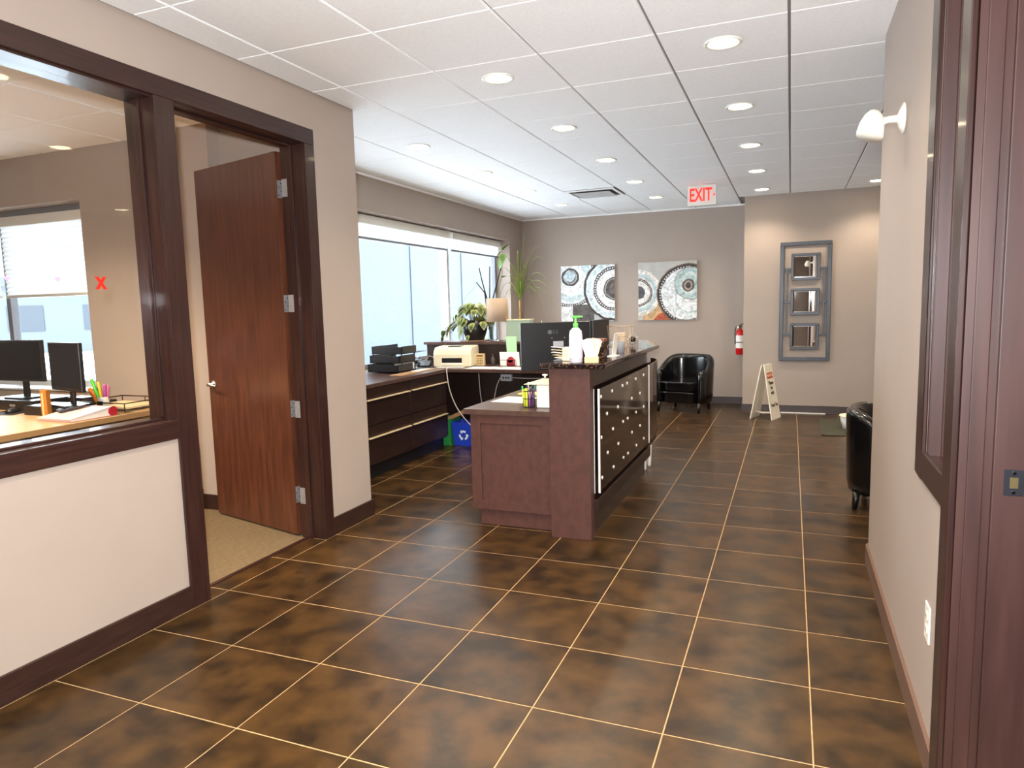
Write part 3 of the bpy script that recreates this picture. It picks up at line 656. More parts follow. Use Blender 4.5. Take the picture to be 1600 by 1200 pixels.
def signpt(sv, off=.0135): return (half*(1-sv)+.008*sv+off, 0, Hs*sv)
DK = mat('dark_print', '4e4426', .6); RD = mat('orange_red_print', 'c0512a', .6)
hb = MB(); hb.box(-.095, .095, -.035, .035, 0, .0008); ho = hb.build('red_header', RD, af); ho.data.transform(frame_m(signpt(.80), (0, 1, 0), up_))
text('NOTICE', .05, mat('cream_print', 'f0d9c0', .6), af, frame_m(signpt(.80, .015), (0, 1, 0), up_))
for sv, tx in ((.665, 'Please'), (.575, 'do'), (.485, 'wait'), (.26, 'Thank You')): text(tx if tx != 'do' else 'for', .062 if tx != 'Thank You' else .05, DK, af, frame_m(signpt(sv, .0145), (0, 1, 0), up_), bold=.0012)
tag(box('glare_strip', PAPER, 2.60, 3.12, YP-.022, YP-.0125, .0, .012), 'thin white strip imitating glare along the foot of the mirror wall', 'strip')  # white strip put in place of glare along the baseboard

# mat and pot near the waiting area
fm = tag(box('floor_mat', mat('dark_olive_mat', '3d3a2a', .95, bump=.8, bscale=200, var=.2, scale=60), 3.02, 3.75, 4.77, 5.85, .0, .010, None, .003), 'dark olive entrance mat on the tiles beyond the right corner', 'mat')
pt = thing('lidded_pot', 'round white pot with cream rim standing on the olive mat', 'pot', (3.36, 5.22, .010))
MB().lathe([(.0001, 0), (.11, 0), (.135, .10), (.14, .13)], 28, cap=False).build('bowl', WHITEP, pt)
MB().lathe([(.14, .13), (.148, .135), (.148, .15), (.12, .155), (.0001, .157)], 28, cap=False).build('lid', CREAM, pt)

# wall outlet
ou = thing('power_outlet', 'white double power outlet low on the right wall', 'outlet', (XR, -.745, .43))
box('cover_plate', WHITEP, -.005, -.0003, -.036, .036, -.058, .058, ou, .002)
for z in (-.022, .022):
    b = MB(); b.lathe([(.016, -.0075), (.016, -.005)], 20, (0, 0, z), 'x'); ro = b.build('receptacle', CREAM, ou)
    b = MB(); b.box(-.008, -.0076, -.007, -.005, z-.004, z+.006).box(-.008, -.0076, .005, .007, z-.004, z+.006); b.build('slot', BLACKP, ro)

# stickers on the office glass
xm = tag(text('X', .066, mat('red_sticker', 'cf2417', .5), None, frame_m((-.0965, -.963, 1.579), (0, 1, 0), (0, 0, 1)), 'letter_sticker', bold=.005, sx=.86), 'red letter X sticker on the office glass', 'sticker')
xm.parent = None
def heart(y, z, lab, s=.013):
    p = [(16*math.sin(t)**3/17*s, (13*math.cos(t)-5*math.cos(2*t)-2*math.cos(3*t)-math.cos(4*t))/17*s) for t in [2*math.pi*k/24 for k in range(24)]]
    b = MB(); b.T = frame_m((-.0985, y, z), (0, 1, 0), (0, 0, 1)); b.prism(p, 0, .0012); tag(b.build('heart_sticker', mat('pink_sticker', 'd9a3cf', .6)), lab, 'sticker', 'heart stickers on the glass')
heart(-1.353, 1.591, 'small pink heart sticker on the office glass, left one at the edge'); heart(-1.154, 1.594, 'small pink heart sticker on the office glass, nearer the red X')

# ------------------------------------------------------------ plants, lamp, shelf items
ZS = 1.058
def leafmat(name, c_in, c_out):
    m = D.materials.new(name); m.use_nodes = True; nt = m.node_tree; b = nt.nodes['Principled BSDF']; b.inputs['Roughness'].default_value = .45
    tc = nt.nodes.new('ShaderNodeTexCoord'); gr = nt.nodes.new('ShaderNodeVectorMath'); gr.operation = 'SUBTRACT'; gr.inputs[1].default_value = (.5, .5, .5); nt.links.new(tc.outputs['Generated'], gr.inputs[0])
    mu = nt.nodes.new('ShaderNodeVectorMath'); mu.operation = 'MULTIPLY'; mu.inputs[1].default_value = (1, 1, 0); nt.links.new(gr.outputs[0], mu.inputs[0])
    ln = nt.nodes.new('ShaderNodeVectorMath'); ln.operation = 'LENGTH'; nt.links.new(mu.outputs[0], ln.inputs[0])
    cr = nt.nodes.new('ShaderNodeValToRGB'); e = cr.color_ramp.elements; e[0].position = .22; e[0].color = srgb(c_in); e[1].position = .42; e[1].color = srgb(c_out)
    nt.links.new(ln.outputs[1], cr.inputs[0]); nt.links.new(cr.outputs[0], b.inputs['Base Color']); return m
BEG = leafmat('variegated_leaf', '44521c', '9fa562'); GRN = leafmat('green_leaf', '4f7a2e', '6f9440'); PALM = mat('palm_leaf', '55702a', .5, col2='7f8f40', scale=12); BARK = mat('dark_twig', '2a2624', .7, var=.2, scale=30); STEMG = mat('green_stem', '7d7a42', .6)
def leaf_mesh(L, W, name, m, cup=.25):
    b = MB(); vs = []; n = 6
    for i in range(n+1):
        t = i/n; wd = W/2*math.sin(math.pi*min(1, .06+.94*t)**.75)*(1 if i < n else .02); z = -cup*L*t*t
        vs += [(-wd, L*t, z+.18*wd), (0, L*t, z), (wd, L*t, z+.18*wd)]
    b._add(vs, [(3*i, 3*i+1, 3*i+4, 3*i+3) for i in range(n)]+[(3*i+1, 3*i+2, 3*i+5, 3*i+4) for i in range(n)], True)
    bmesh.ops.recalc_face_normals(b.b, faces=b.b.faces); me = D.meshes.new(name); b.b.to_mesh(me); b.b.free(); me.materials.append(m); return me
bp_ = thing('potted_begonia', 'bushy variegated plant in a black pot on the raised shelf', 'plant', (-.585, 3.93, ZS+.012))
MB().lathe([(.0001, 0), (.10, 0), (.135, .10), (.15, .22), (.142, .22), (.128, .18)], 24, cap=False).build('pot', BLACKP, bp_)
MB().lathe([(.0001, .19), (.135, .19)], 20, cap=False).build('soil', SOIL, bp_)
tag(MB().lathe([(.0001, 0), (.16, 0), (.18, .012), (.0001, .009)], 24, (-.585, 3.93, ZS), cap=False).build('plant_saucer', mat('terracotta', 'a98a70', .7)), 'pale terracotta saucer under the bushy potted plant', 'saucer')
lm = [leaf_mesh(.115, .085, 'leaf', BEG), leaf_mesh(.085, .06, 'leaf', BEG, .4)]
random.seed(3)
stems = MB()
def put_leaf(me, p, dirv, parent, roll_=0, sc=1):
    o = D.objects.new('leaf', me); C.objects.link(o); o.parent = parent; q = Vector(dirv).to_track_quat('Y', 'Z'); o.rotation_mode = 'QUATERNION'; o.rotation_quaternion = q; o.location = p; o.scale = (sc,)*3; return o
for k in range(46):
    a = random.uniform(0, 2*math.pi); q = random.random(); rr = .05+.15*q; z = .40-.20*q*q+random.uniform(-.03, .03)
    p = Vector((rr*math.cos(a), rr*.8*math.sin(a), z)); stems.tube([(p.x*.3, p.y*.3, .19), (p.x*.7, p.y*.7, .19+(z-.19)*.8), tuple(p)], .003, 5)
    put_leaf(lm[k % 2], p, (math.cos(a), math.sin(a)-.35, -.5-.6*random.random()), bp_, sc=random.uniform(.85, 1.25))
for k in range(15):      # front leaves hanging over the rim
    a = random.uniform(-3.1, -1.2); p = Vector((.165*math.cos(a), .165*math.sin(a), random.uniform(.06, .22))); put_leaf(lm[1], p, (math.cos(a)*.5, math.sin(a)*.6-.3, -1), bp_, sc=random.uniform(.8, 1.2))
for k in range(30):      # trailing left side
    t = random.random(); p = Vector((-.16-.22*t, random.uniform(-.12, .06), .30-.26*t+random.uniform(-.05, .05))); stems.tube([(-.1, 0, .2), ((-.1+p.x)/2, p.y/2, (.2+p.z)/2+.05), tuple(p)], .0025, 5)
    put_leaf(lm[1], p, (-.6+random.uniform(-.5, .5), random.uniform(-.6, .2), -.7), bp_, sc=random.uniform(.6, 1))
so = stems.build('stems', STEMG, bp_); so['kind'] = 'stuff'
# lamp
tl = thing('table_lamp', 'beige drum shade table lamp on the raised shelf', 'lamp', (-.295, 3.90, ZS))
SHADE = mat('lamp_shade_fabric', 'b79f88', .85, bump=.2, bscale=300)
MB().lathe([(.112, .215), (.125, .215), (.118, .47), (.112, .47), (.114, .218)], 28, cap=False).build('lamp_shade', SHADE, tl)
b = MB(); b.lathe([(.0001, 0), (.055, 0), (.055, .012), (.012, .02), (.008, .3)], 20); b.build('base', CHROME, tl)
# stick vase
sv = thing('twig_vase', 'clear glass vase with dark bare twigs behind the table lamp', 'vase', (-.47, 4.10, ZS))
GLV = mat('vase_glass', 'eefaf6', .03, trans=.9, ior=1.2)
MB().lathe([(.0001, 0), (.035, 0), (.03, .1), (.032, .22), (.03, .22), (.028, .1), (.03, .006), (.0001, .006)], 20, cap=False).build('vase', GLV, sv)
for pts in ([(0, 0, .01), (-.03, .0, .46), (-.09, .0, .68), (-.12, .0, .82)], [(.005, 0, .01), (0, .0, .45), (.012, 0, .83)], [(.01, 0, .01), (.04, .0, .47), (.10, .0, .66), (.15, 0, .81)], [(0, .01, .01), (-.06, .0, .54), (-.16, 0, .66)]):
    b = MB(); b.tube(pts, .009, 6, .006); b.build('twig', BARK, sv)
b = MB(); b.tube([(.012, .01, .01), (.10, .01, .5), (.16, .0, .75), (.17, 0, .98)], .003, 5); b.build('vine_stem', STEMG, sv)
GL = leaf_mesh(.12, .085, 'leaf', GRN, .3)
for p, d in (((.17, 0, .99), (-.8, -.2, -.5)), ((.17, 0, .96), (.3, -.6, -.8)), ((.16, 0, .90), (-.3, -.5, -1)), ((.17, 0, 1.0), (.5, 0, .6)), ((.16, 0, .70), (.8, -.3, .3))): put_leaf(GL, p, d, sv, sc=.95)
b = MB(); b.tube([(.02, 0, .2), (-.05, 0, .55), (-.15, -.02, .62), (-.28, -.04, .5), (-.34, -.04, .38)], .0018, 5); b.build('vine_stem', STEMG, sv)
# palm in glass planter
pl = thing('spiky_palm', 'spiky palm with thin arching leaves in a frosted green planter', 'plant', (-.045, 3.93, ZS))
FG = mat('frosted_green_glass', 'b9cdb4', .35, trans=.35, ior=1.3)
b = MB(); b.box(-.135, .135, -.06, .06, 0, .012).box(-.135, .135, -.06, -.052, .012, .225).box(-.135, .135, .052, .06, .012, .225).box(-.135, -.127, -.052, .052, .012, .225).box(.127, .135, -.052, .052, .012, .225); b.build('planter', FG, pl)
b = MB(); b.box(-.14, .14, -.065, .065, .225, .238); b.build('planter_rim', mat('pale_rim', 'd7d4b0', .5), pl)
box('soil', SOIL, -.126, .126, -.05, .05, .015, .20, pl)
b = MB(); b.tube([(0, 0, .2), (.004, 0, .32), (0, 0, .44)], .013, 8, .010); b.build('trunk', mat('palm_trunk', 'a98a5c', .7, var=.2, scale=40), pl)
random.seed(11)
ends = [(.12, .70), (-.07, .33), (.38, .0), (.30, .42), (.22, .15), (.34, .25), (-.20, .30), (.10, .30), (-.12, .12), (.16, .05), (.05, .5), (-.16, .45), (.42, .12), (.24, .55), (-.25, .1), (.08, .12), (-.05, .52), (.17, .42), (-.22, -.05), (.28, -.05)]
for k, (ex_, ez) in enumerate(ends):
    yd = random.uniform(-.16, .10); z0 = .44; pk = max(z0+.06, z0+ez*.9); b = MB(); vs = []; n = 8
    p0, p3 = Vector((0, 0, z0)), Vector((ex_, yd, z0+ez-.10 if ez < .3 else z0+ez)); p1 = Vector((ex_*.15, yd*.1, z0+.18+max(0, ez)*.4)); p2 = Vector((ex_*.75, yd*.8, z0+.22+max(0, ez)*.75))
    for i in range(n+1):
        t = i/n; p = p0*(1-t)**3+p1*3*t*(1-t)**2+p2*3*t*t*(1-t)+p3*t**3; wd = .0065*(1-t)**.6+.0012
        vs += [(p.x, p.y-wd, p.z), (p.x, p.y+wd, p.z+wd), (p.x+wd, p.y, p.z+.002)]
    b._add(vs, [(3*i+a, 3*i+(a+1) % 3, 3*i+3+(a+1) % 3, 3*i+3+a) for i in range(n) for a in range(3)], True); b.build('leaf', PALM, pl)
tag(MB().lathe([(.0001, 0), (.018, 0), (.022, .05), (.008, .1), (.014, .16), (.0001, .225)], 14, (.20, 3.95, ZS), cap=False).build('figurine', WHITEP), 'small white slender figurine beside the frosted planter', 'ornament')

# ------------------------------------------------------------ rear desk and credenza items (top z .82)
ZC = .8205
pr = thing('laser_printer', 'cream laser printer on the corner of the dark worktops', 'printer', (-.60, 3.47, ZC), R(8))
b = MB(); prof = [(-.15, 0), (-.15, .13), (-.13, .175), (-.09, .205), (.15, .215), (.16, .18), (.16, 0)]
vs = [(-.205, y, z) for y, z in prof]+[(.205, y, z) for y, z in prof]; n = len(prof)
b._add(vs, [tuple(range(n)), tuple(range(n, 2*n))]+[(i, (i+1) % n, n+(i+1) % n, n+i) for i in range(n)]); b.build('body', CREAM, pr, bevel=.012, seg=3)
b = MB(); b.box(-.11, .11, -.1515, -.149, .045, .095); b.build('paper_slot', BLACKP, pr)
b = MB(); b.box(-.12, .12, -.165, -.150, .028, .04); b.build('paper_tray', WHITEP, pr)
b = MB(); b.box(-.07, .07, -.06, .06, .208, .214); b.build('output_tray', BLACKP, pr)
b = MB(); b.box(-.15, .15, -.23, -.16, 0, .006); b.build('front_flap', WHITEP, pr)
cb = thing('desk_calendar', 'small cream box with printed face beside the printer', 'calendar', (-.355, 3.55, ZC))
box('box', mat('cream_card', 'd9c08f', .6), -.048, .048, -.02, .02, 0, .125, cb, .002)
b = MB()
for r_ in range(4):
    for c_ in range(4): b.box(-.035+.019*c_, -.024+.019*c_, -.0208, -.02, .015+.018*r_, .026+.018*r_)
bo = b.build('printed_grid', DK, cb); bo['kind'] = 'stuff'
box('printed_header', mat('brown_print', '7a4a35', .6), -.036, .036, -.0208, -.02, .095, .112, cb)
bt_ = thing('small_bottle', 'small dark glass bottle behind the white papers', 'bottle', (-.215, 3.56, ZC))
MB().lathe([(.0001, 0), (.022, 0), (.022, .07), (.012, .085), (.012, .10)], 16).build('bottle', mat('smoke_glass', '55504c', .1), bt_)
MB().lathe([(.014, .10), (.014, .118), (.0001, .118)], 16).build('cap', BLACKP, bt_)
ph = thing('letter_holder', 'white upright paper holder with black wire rim on the rear desk', 'holder', (-.03, 3.56, ZC))
b = MB(); b._add([(-.10, 0, 0), (.12, 0, 0), (.10, .03, .14), (-.12, .03, .14)], [(0, 1, 2, 3)]); b.build('white_sheet', PAPER, ph, solid=.004)
b = MB(); b.tube([(-.09, -.035, 0), (-.09, -.035, .06), (.09, -.035, .06), (.09, -.035, 0)], .003, 6); b.build('wire_rim', BLACKP, ph)
td = thing('tape_dispenser', 'dark red desk dispenser in front of the white holder', 'dispenser', (0, 3.535, ZC))
box('body', mat('dark_red_plastic', '8d1f2c', .3), -.045, .045, -.02, .015, 0, .07, td, .008); MB().lathe([(.03, -.02), (.03, .015)], 18, (0, 0, .065), 'y').build('roll', mat('dark_red_roll', 'a53342', .3), td)
gs = MB(); gs._add([(-.06, 0, 0), (.05, 0, 0), (.02, .05, .30), (-.10, .05, .30)], [(0, 1, 2, 3)]); g_ = gs.build('green_sheet', mat('mint_paper', 'a9d3a4', .8), solid=.002); g_.location = (.0, 3.60, ZC); tag(g_, 'tall pale green sheet standing behind the white holder', 'paper')
def sheet(name, lab, cat, x, y, z, w_, d_, rz, m=PAPER, th=.003, group=None):
    b = MB(); b.box(-w_/2, w_/2, -d_/2, d_/2, 0, th); o = b.build(name, m); o.location = (x, y, z); o.rotation_euler = (0, 0, rz); return tag(o, lab, cat, group)
sheet('paper_sheet', 'white papers spread on the rear desk in front of the calendar', 'paper', -.20, 3.27, ZC, .30, .22, R(3))
sheet('paper_sheet', 'white papers on the rear desk below the green sheet', 'paper', .13, 3.26, ZC, .30, .22, R(-4))
# letter trays
lt = thing('letter_tray', 'stack of black letter trays on the window credenza', 'tray', (-.955, 2.83, ZC), R(0))
for k in range(3):
    z = .01+.085*k; b = MB(); L_, W_ = .24, .17
    b.box(-W_, W_, -L_+.04*k, L_+.04*k, z, z+.006).box(-W_, -W_+.006, -L_+.04*k, L_+.04*k, z, z+.075).box(W_-.006, W_, -L_+.04*k, L_-.20+.04*k, z, z+.075).box(-W_, W_, -L_+.04*k, -L_+.006+.04*k, z, z+.07)
    b.build('shelf', BLACKP, lt)
for x, y in ((-.16, -.15), (.16, -.15), (-.16, .20), (.16, .10)):
    b = MB(); b.box(x-.004, x+.004, y-.004, y+.004, 0, .2); b.build('riser', BLACKP, lt)
sheet('paper_stack', 'white papers lying in the lowest black letter tray', 'paper', -.93, 2.90, ZC+.017, .21, .28, R(4), th=.012)
sheet('desk_blotter', 'tan board lying along the front of the letter trays', 'board', -.70, 2.74, ZC, .12, .70, R(0), mat('tan_board', 'b08a66', .5), .008)
sheet('paper_sheet', 'white sheet lying on the tan board by the letter trays', 'paper', -.705, 2.86, ZC+.0085, .09, .28, R(6))
tp = thing('desk_phone', 'black desk telephone between the letter trays and the printer', 'telephone', (-.93, 3.33, ZC), R(20))
b = MB(); vs = [(-.08, -.09, 0), (.08, -.09, 0), (.08, .09, 0), (-.08, .09, 0), (-.08, -.09, .02), (.08, -.09, .02), (.08, .09, .06), (-.08, .09, .06)]; b._add(vs, [(0, 1, 2, 3), (4, 5, 6, 7), (0, 1, 5, 4), (1, 2, 6, 5), (2, 3, 7, 6), (3, 0, 4, 7)]); b.build('base', BLACKP, tp, bevel=.004)
b = MB(); b.tube([(-.055, -.08, .05), (-.055, -.04, .072), (-.055, .05, .09), (-.055, .085, .08)], .016, 10); b.build('handset', BLACKP, tp)
b = MB(); b.tube([(.02, .0, .05), (.08, -.05, .12), (.12, -.02, .10), (.14, .02, .02)], .003, 6); b.build('coiled_cord', CORD, tp)
# outlet box and cords on the modesty panel
ob = thing('cable_box', 'grey power box on the dark panel under the rear desk', 'box', (-.08, 3.60, .69))
box('body', mat('grey_box', 'b6b3b8', .4), -.062, .062, -.02, .018, -.036, .036, ob, .004)
for x in (-.03, .0, .03): box('socket', BLACKP, x-.009, x+.009, -.0208, -.02, -.01, .01, ob)
def cord(lab, pts, par, rad=.005):
    n = len(pts); c = []
    for i in range((n-1)*6+1):
        t = i/6; k = min(int(t), n-2); q = t-k; g = lambda j: Vector(pts[max(0, min(n-1, j))]); a, b_2, c_, d_ = g(k-1), g(k), g(k+1), g(k+2)
        c.append(.5*((2*b_2)+(c_-a)*q+(2*a-5*b_2+4*c_-d_)*q*q+(-a+3*b_2-3*c_+d_)*q**3))
    b = MB(); b.T = (Matrix.Translation(par.location) @ Matrix.Rotation(par.rotation_euler.z, 4, 'Z')).inverted(); b.tube(c, rad, 8); return b.build('power_cord', CORD, par)
cord('pale cord hanging from the printer over the desk edge down to the floor', [(-.55, 3.16, .827), (-.535, 3.112, .79), (-.51, 3.12, .60), (-.42, 3.12, .40), (-.25, 3.13, .22), (-.02, 3.16, .12), (.12, 3.2, .02)], pr, .006)
cord('thin grey cord hanging straight down the dark panel', [(-.40, 3.59, .78), (-.38, 3.58, .5), (-.33, 3.57, .2), (-.32, 3.5, .006)], ob, .005)
cord('grey cord looping down from the left side of the power box', [(-.144, 3.585, .69), (-.18, 3.56, .60), (-.22, 3.52, .40), (-.32, 3.45, .20), (-.36, 3.42, .006)], ob, .005)
cord('grey cord running right from the power box along the panel', [(-.016, 3.598, .69), (.12, 3.60, .685), (.35, 3.60, .69), (.5, 3.60, .72)], ob, .004)
# bins
GB = mat('green_bin_plastic', '2f8a45', .4); BB = mat('blue_bin_plastic', '2140b8', .35)
gb = thing('green_bin', 'green stacking recycling bin with cut-down front under the rear desk', 'bin', (-.74, 3.36, 0))
b = MB(); b.box(-.13, .15, -.10, .14, 0, .012).box(-.13, .15, -.112, -.10, 0, .10).box(-.13, -.118, -.10, .14, 0, .26).box(.138, .15, -.10, .14, 0, .28).box(-.13, .15, .128, .14, 0, .28); b.build('tub', GB, gb, bevel=.004)
box('front_wing', GB, .06, .15, -.113, -.101, .10, .28, gb)
bb = thing('blue_bin', 'blue recycling bin with white arrows logo under the rear desk', 'bin', (-.42, 3.36, 0))
b = MB(); o_ = [(-.14, -.10), (.14, -.10), (.14, .12), (-.14, .12)]; z1 = .25
def taper(b, sc0, sc1, z0, z1, hollow=.01):
    def rg(s_, z): return [(x*s_, y*s_, z) for x, y in o_]
    v = rg(sc0, z0)+rg(sc1, z1)+[(x*(sc1-.08), y*(sc1-.08), z1) for x, y in o_]+[(x*(sc0-.08), y*(sc0-.08), z0+hollow) for x, y in o_]
    f_ = [(3, 2, 1, 0), (12, 13, 14, 15)]
    for a in (0, 4, 8): f_ += [(a+i, a+(i+1) % 4, a+4+(i+1) % 4, a+4+i) for i in range(4)]
    b._add(v, f_)
taper(b, .95, 1.12, 0, z1); b.build('tub', BB, bb, bevel=.003)
lg = MB(); 
for k in range(3):      # chasing arrows
    a0 = R(90+120*k)
    for (p, q, wd) in (((.042, a0-R(40)), (.042, a0+R(28)), .011),):
        pts = [(p[0]*math.cos(p[1]+(q[1]-p[1])*i/4), p[0]*math.sin(p[1]+(q[1]-p[1])*i/4)) for i in range(5)]
        for i in range(4):
            (x0, z0), (x1, z1_) = pts[i], pts[i+1]; n0 = 1+wd/.042; n1 = 1-wd/.042
            lg._add([(x0*n1, 0, z0*n1), (x0*n0, 0, z0*n0), (x1*n0, 0, z1_*n0), (x1*n1, 0, z1_*n1)], [(0, 1, 2, 3)])
        ex2 = q[1]+R(24); lg._add([(.066*math.cos(q[1]), 0, .066*math.sin(q[1])), (.018*math.cos(q[1]), 0, .018*math.sin(q[1])), (.044*math.cos(ex2), 0, .044*math.sin(ex2))], [(0, 1, 2)])
lo = lg.build('recycling_logo', mat('white_print', 'dfe6f5', .5), bb, solid=.001, loc=(-.02, -.1045, .115), rot=(R(3.9), 0, 0))
cbx = MB(); cbx.T = Matrix.Translation((-.50, 3.40, .335)) @ Matrix.Rotation(R(-24), 4, 'Y'); cbx.box(-.17, .17, -.10, .10, -.02, .02); tag(cbx.build('cardboard_box', mat('cardboard', 'a27a55', .8, var=.06, scale=20), bevel=.002), 'flattened brown cardboard box lying on the recycling bins', 'box')
pb = tag(MB().lathe([(.0001, 0), (.028, 0), (.03, .16), (.012, .19), (.012, .21)], 14, (-.34, 3.34, .012)).build('plastic_bottle', mat('clear_bottle', 'a9c3f0', .15)), 'pale plastic bottle sticking out of the blue bin', 'bottle')

# ------------------------------------------------------------ reception desk items
def monitor(name, lab, p0, p1, zb, h, backside, base_z, cat='monitor', stand_off=.0, group=None, th=.03):
    """panel from p0 to p1 (plan); screen side = left of p0->p1 if not backside"""
    p0, p1 = Vector(p0), Vector(p1); mid = (p0+p1)/2; wv = (p1-p0); W_ = wv.length; ang = math.atan2(wv.y, wv.x)
    t = thing(name, lab, cat, (mid.x, mid.y, base_z), ang, group); z0, z1 = zb-base_z, zb-base_z+h; s_ = 1 if backside else -1
    # front (screen) at y=+s_*th/2
    b = MB(); b.box(-W_/2, W_/2, -th/2, th/2, z0, z1); b.build('casing', BLACKP, t, bevel=.006)
    y = s_*(th/2+.0006); box('screen', SCREEN, -W_/2+.014, W_/2-.014, min(y, y-s_*.001), max(y, y-s_*.001), z0+.022, z1-.014, t)
    b = MB(); b.box(-.028, .028, -s_*th/2-.02 if s_ > 0 else th/2, -th/2 if s_ > 0 else th/2+.02, .012, z0+.12); b.build('neck', BLACKP, t, bevel=.003)
    b = MB(); b.prism([(-.11, -.08), (.11, -.08), (.13, 0), (.11, .09), (-.11, .09), (-.13, 0)], 0, .012); b.build('stand_base', BLACKP, t, bevel=.003)
    return t
m1 = monitor('monitor', 'black widescreen monitor seen from behind with grey logo on the low desk', (.80, 1.76), (1.262, 2.04), .945, .365, True, .7805)
text('LG', .036, mat('logo_grey', '5a5a62', .4), m1, frame_m((.0, -.0162, .455), (1, 0, 0), (0, 0, 1)), 'logo_lettering')
MB().lathe([(.017, 0), (.017, .0012)], 24).build('logo_disc', MATS['logo_grey'], m1, loc=(-.045, -.0155, .455), rot=(R(90), 0, 0))
box('serial_label', STEEL, -.02, .06, -.0165, -.015, .34, .385, m1)
for x in (-.03, .07):
    for z in (.315, .41): MB().lathe([(.004, -.017), (.004, -.015)], 8, (x, 0, z), 'y').build('mount_screw', STEEL, m1)
m2 = monitor('monitor', 'black monitor angled away behind the logo monitor', (1.262, 2.10), (1.285, 2.52), .955, .36, True, .7805)
lbx('core_wall', CABD, 1.30, 1.33, 2.57, 2.59, 0, .1, p=ld) if False else None
ZG = 1.0905
hs = thing('sanitizer_bottle', 'clear white pump bottle with green pump on the granite corner', 'bottle', (1.500, .875, ZG))
CLR = mat('milky_plastic', 'efe9f2', .2, trans=.25)
MB().lathe([(.0001, 0), (.036, 0), (.039, .006), (.040, .165), (.036, .19), (.02, .208), (.014, .212)], 28).build('bottle', CLR, hs)
MB().lathe([(.0405, .03), (.0405, .14)], 28, cap=False).build('label_sticker', mat('lilac_label', 'ded5e8', .5, var=.08, scale=40), hs)
b = MB(); b.lathe([(.0155, .21), (.0155, .235), (.006, .24), (.006, .27)], 16); b.box(-.02, .028, -.007, .007, .27, .282).tube([(.02, 0, .277), (.043, 0, .275)], .004); b.build('pump', mat('green_pump', '6fce62', .35), hs)
def cardfan(name, lab, x, y, rz, base, n, cw, chh, spread, cols):
    t = thing(name, lab, 'card holder', (x, y, ZG), rz)
    if base: box('holder', mat('cream_holder', 'dcc391', .5), -.042, .042, -.024, .024, 0, .038, t, .004)
    for k in range(n):
        a = R(-spread/2+spread*k/(n-1)); b = MB(); b.T = Matrix.Translation((0, -.02+.04*k/(n-1), .012)) @ Matrix.Rotation(a, 4, 'Y'); b.box(-cw/2, cw/2, -.0008, .0008, 0, chh*(1-.04*(k % 3))); b.build('card', cols[k % len(cols)], t)
    return t
cardfan('card_holder', 'cream holder of fanned white cards beside the pump bottle', 1.60, .865, R(10), True, 8, .05, .135, 34, (PAPER, mat('blue_white_card', 'd5d9ea', .6), PAPER, BEIGEP))
bc = thing('tortoise_box', 'small tortoiseshell tissue box behind the white cards', 'box', (1.585, 1.08, ZG)); 
box('body', GRAN, -.045, .045, -.04, .04, 0, .115, bc, .004); box('lid', mat('tortoise_lid', '7a4636', .25, var=.3, scale=60), -.047, .047, -.042, .042, .115, .135, bc, .003)
t = thing('leaflet_fan', 'fan of cream leaflets lying left of the pump bottle', 'leaflets', (1.405, 1.02, ZG))
for k in range(5):
    b = MB(); b.T = Matrix.Translation((0, 0, .001+.018*k)) @ Matrix.Rotation(R(150+14*k), 4, 'Z') @ Matrix.Rotation(R(-6), 4, 'Y'); b.box(-.02, .105, -.025, .025, .0+.004, .006); b.build('leaflet', BEIGEP if k % 2 else PAPER, t)
box('stack', CREAM, -.03, .03, -.03, .03, 0, .085, t, .004)
# thin white sign, wire rack, spiky ornament
aw = thing('acrylic_sign_holder', 'thin upright white card stand on the granite behind the tortoiseshell box', 'card stand', (1.60, 1.42, ZG)); b = MB(); b._add([(0, -.06, .002), (0, .06, .002), (.02, .06, .15), (.02, -.06, .15)], [(0, 1, 2, 3)]); b.build('card', PAPER, aw, solid=.003); box('foot', WHITEP, -.03, .03, -.06, .06, 0, .004, aw)
ac = tag(MB().lathe([(.0001, 0), (.028, 0), (.03, .08), (.026, .08), (.024, .005)], 20, (1.57, 1.75, ZG), cap=False).build('glass_tumbler', mat('smoky_tumbler', 'c2c6cc', .08, trans=.6)), 'small clear grey tumbler beside the wire rack', 'glass')
wk = thing('wire_rack', 'bronze wire brochure rack on the far part of the granite', 'rack', (1.42, 2.42, ZG)); WIRE = mat('pale_wire', 'c0a78c', .35, .6)
b = MB(); b.tube([(-.12, 0, .165), (.11, .0, .165)], .004, 6)
for k in range(13): b.tube([(-.11+.017*k, .0, .165), (-.10+.0165*k, .0, .01)], .0015, 4)
b.tube([(-.11, 0, .008), (.09, .0, .008)], .003, 6).tube([(.075, 0, .165), (.085, -.06, .002)], .003, 6).tube([(-.10, 0, .02), (-.10, -.06, .002)], .003, 6); b.build('rack', WIRE, wk)
st_ = thing('brochure_stack', 'striped stack of beige brochures in front of the wire rack', 'brochures', (1.445, 2.33, ZG), R(-6))
for k in range(7): box('brochure', BEIGEP if k % 2 else mat('pinkish_card', 'd9bfae', .7), -.036+.002*(k % 2), .036, -.025, .025, .001+.017*k, .014+.017*k, st_)
so_ = thing('spiky_ornament', 'silver spiky ball ornament on the granite before the paintings', 'ornament', (1.485, 2.55, ZG+.050))
MB().lathe([(.0001, -.022), (.016, -.016), (.022, 0), (.016, .016), (.0001, .022)], 16).build('ball', BLACKP, so_)
random.seed(5)
b = MB(); 
gold = math.pi*(3-5**.5)
for k in range(42):
    z = 1-2*(k+.5)/42; rr = math.sqrt(1-z*z); d = Vector((rr*math.cos(gold*k), rr*math.sin(gold*k), z)); b.tube([tuple(d*.02), tuple(d*.05)], .004, 5, .0008)
bo = b.build('spikes', mat('silver_spike', 'e8e0d4', .15, 1), so_); bo['kind'] = 'stuff'
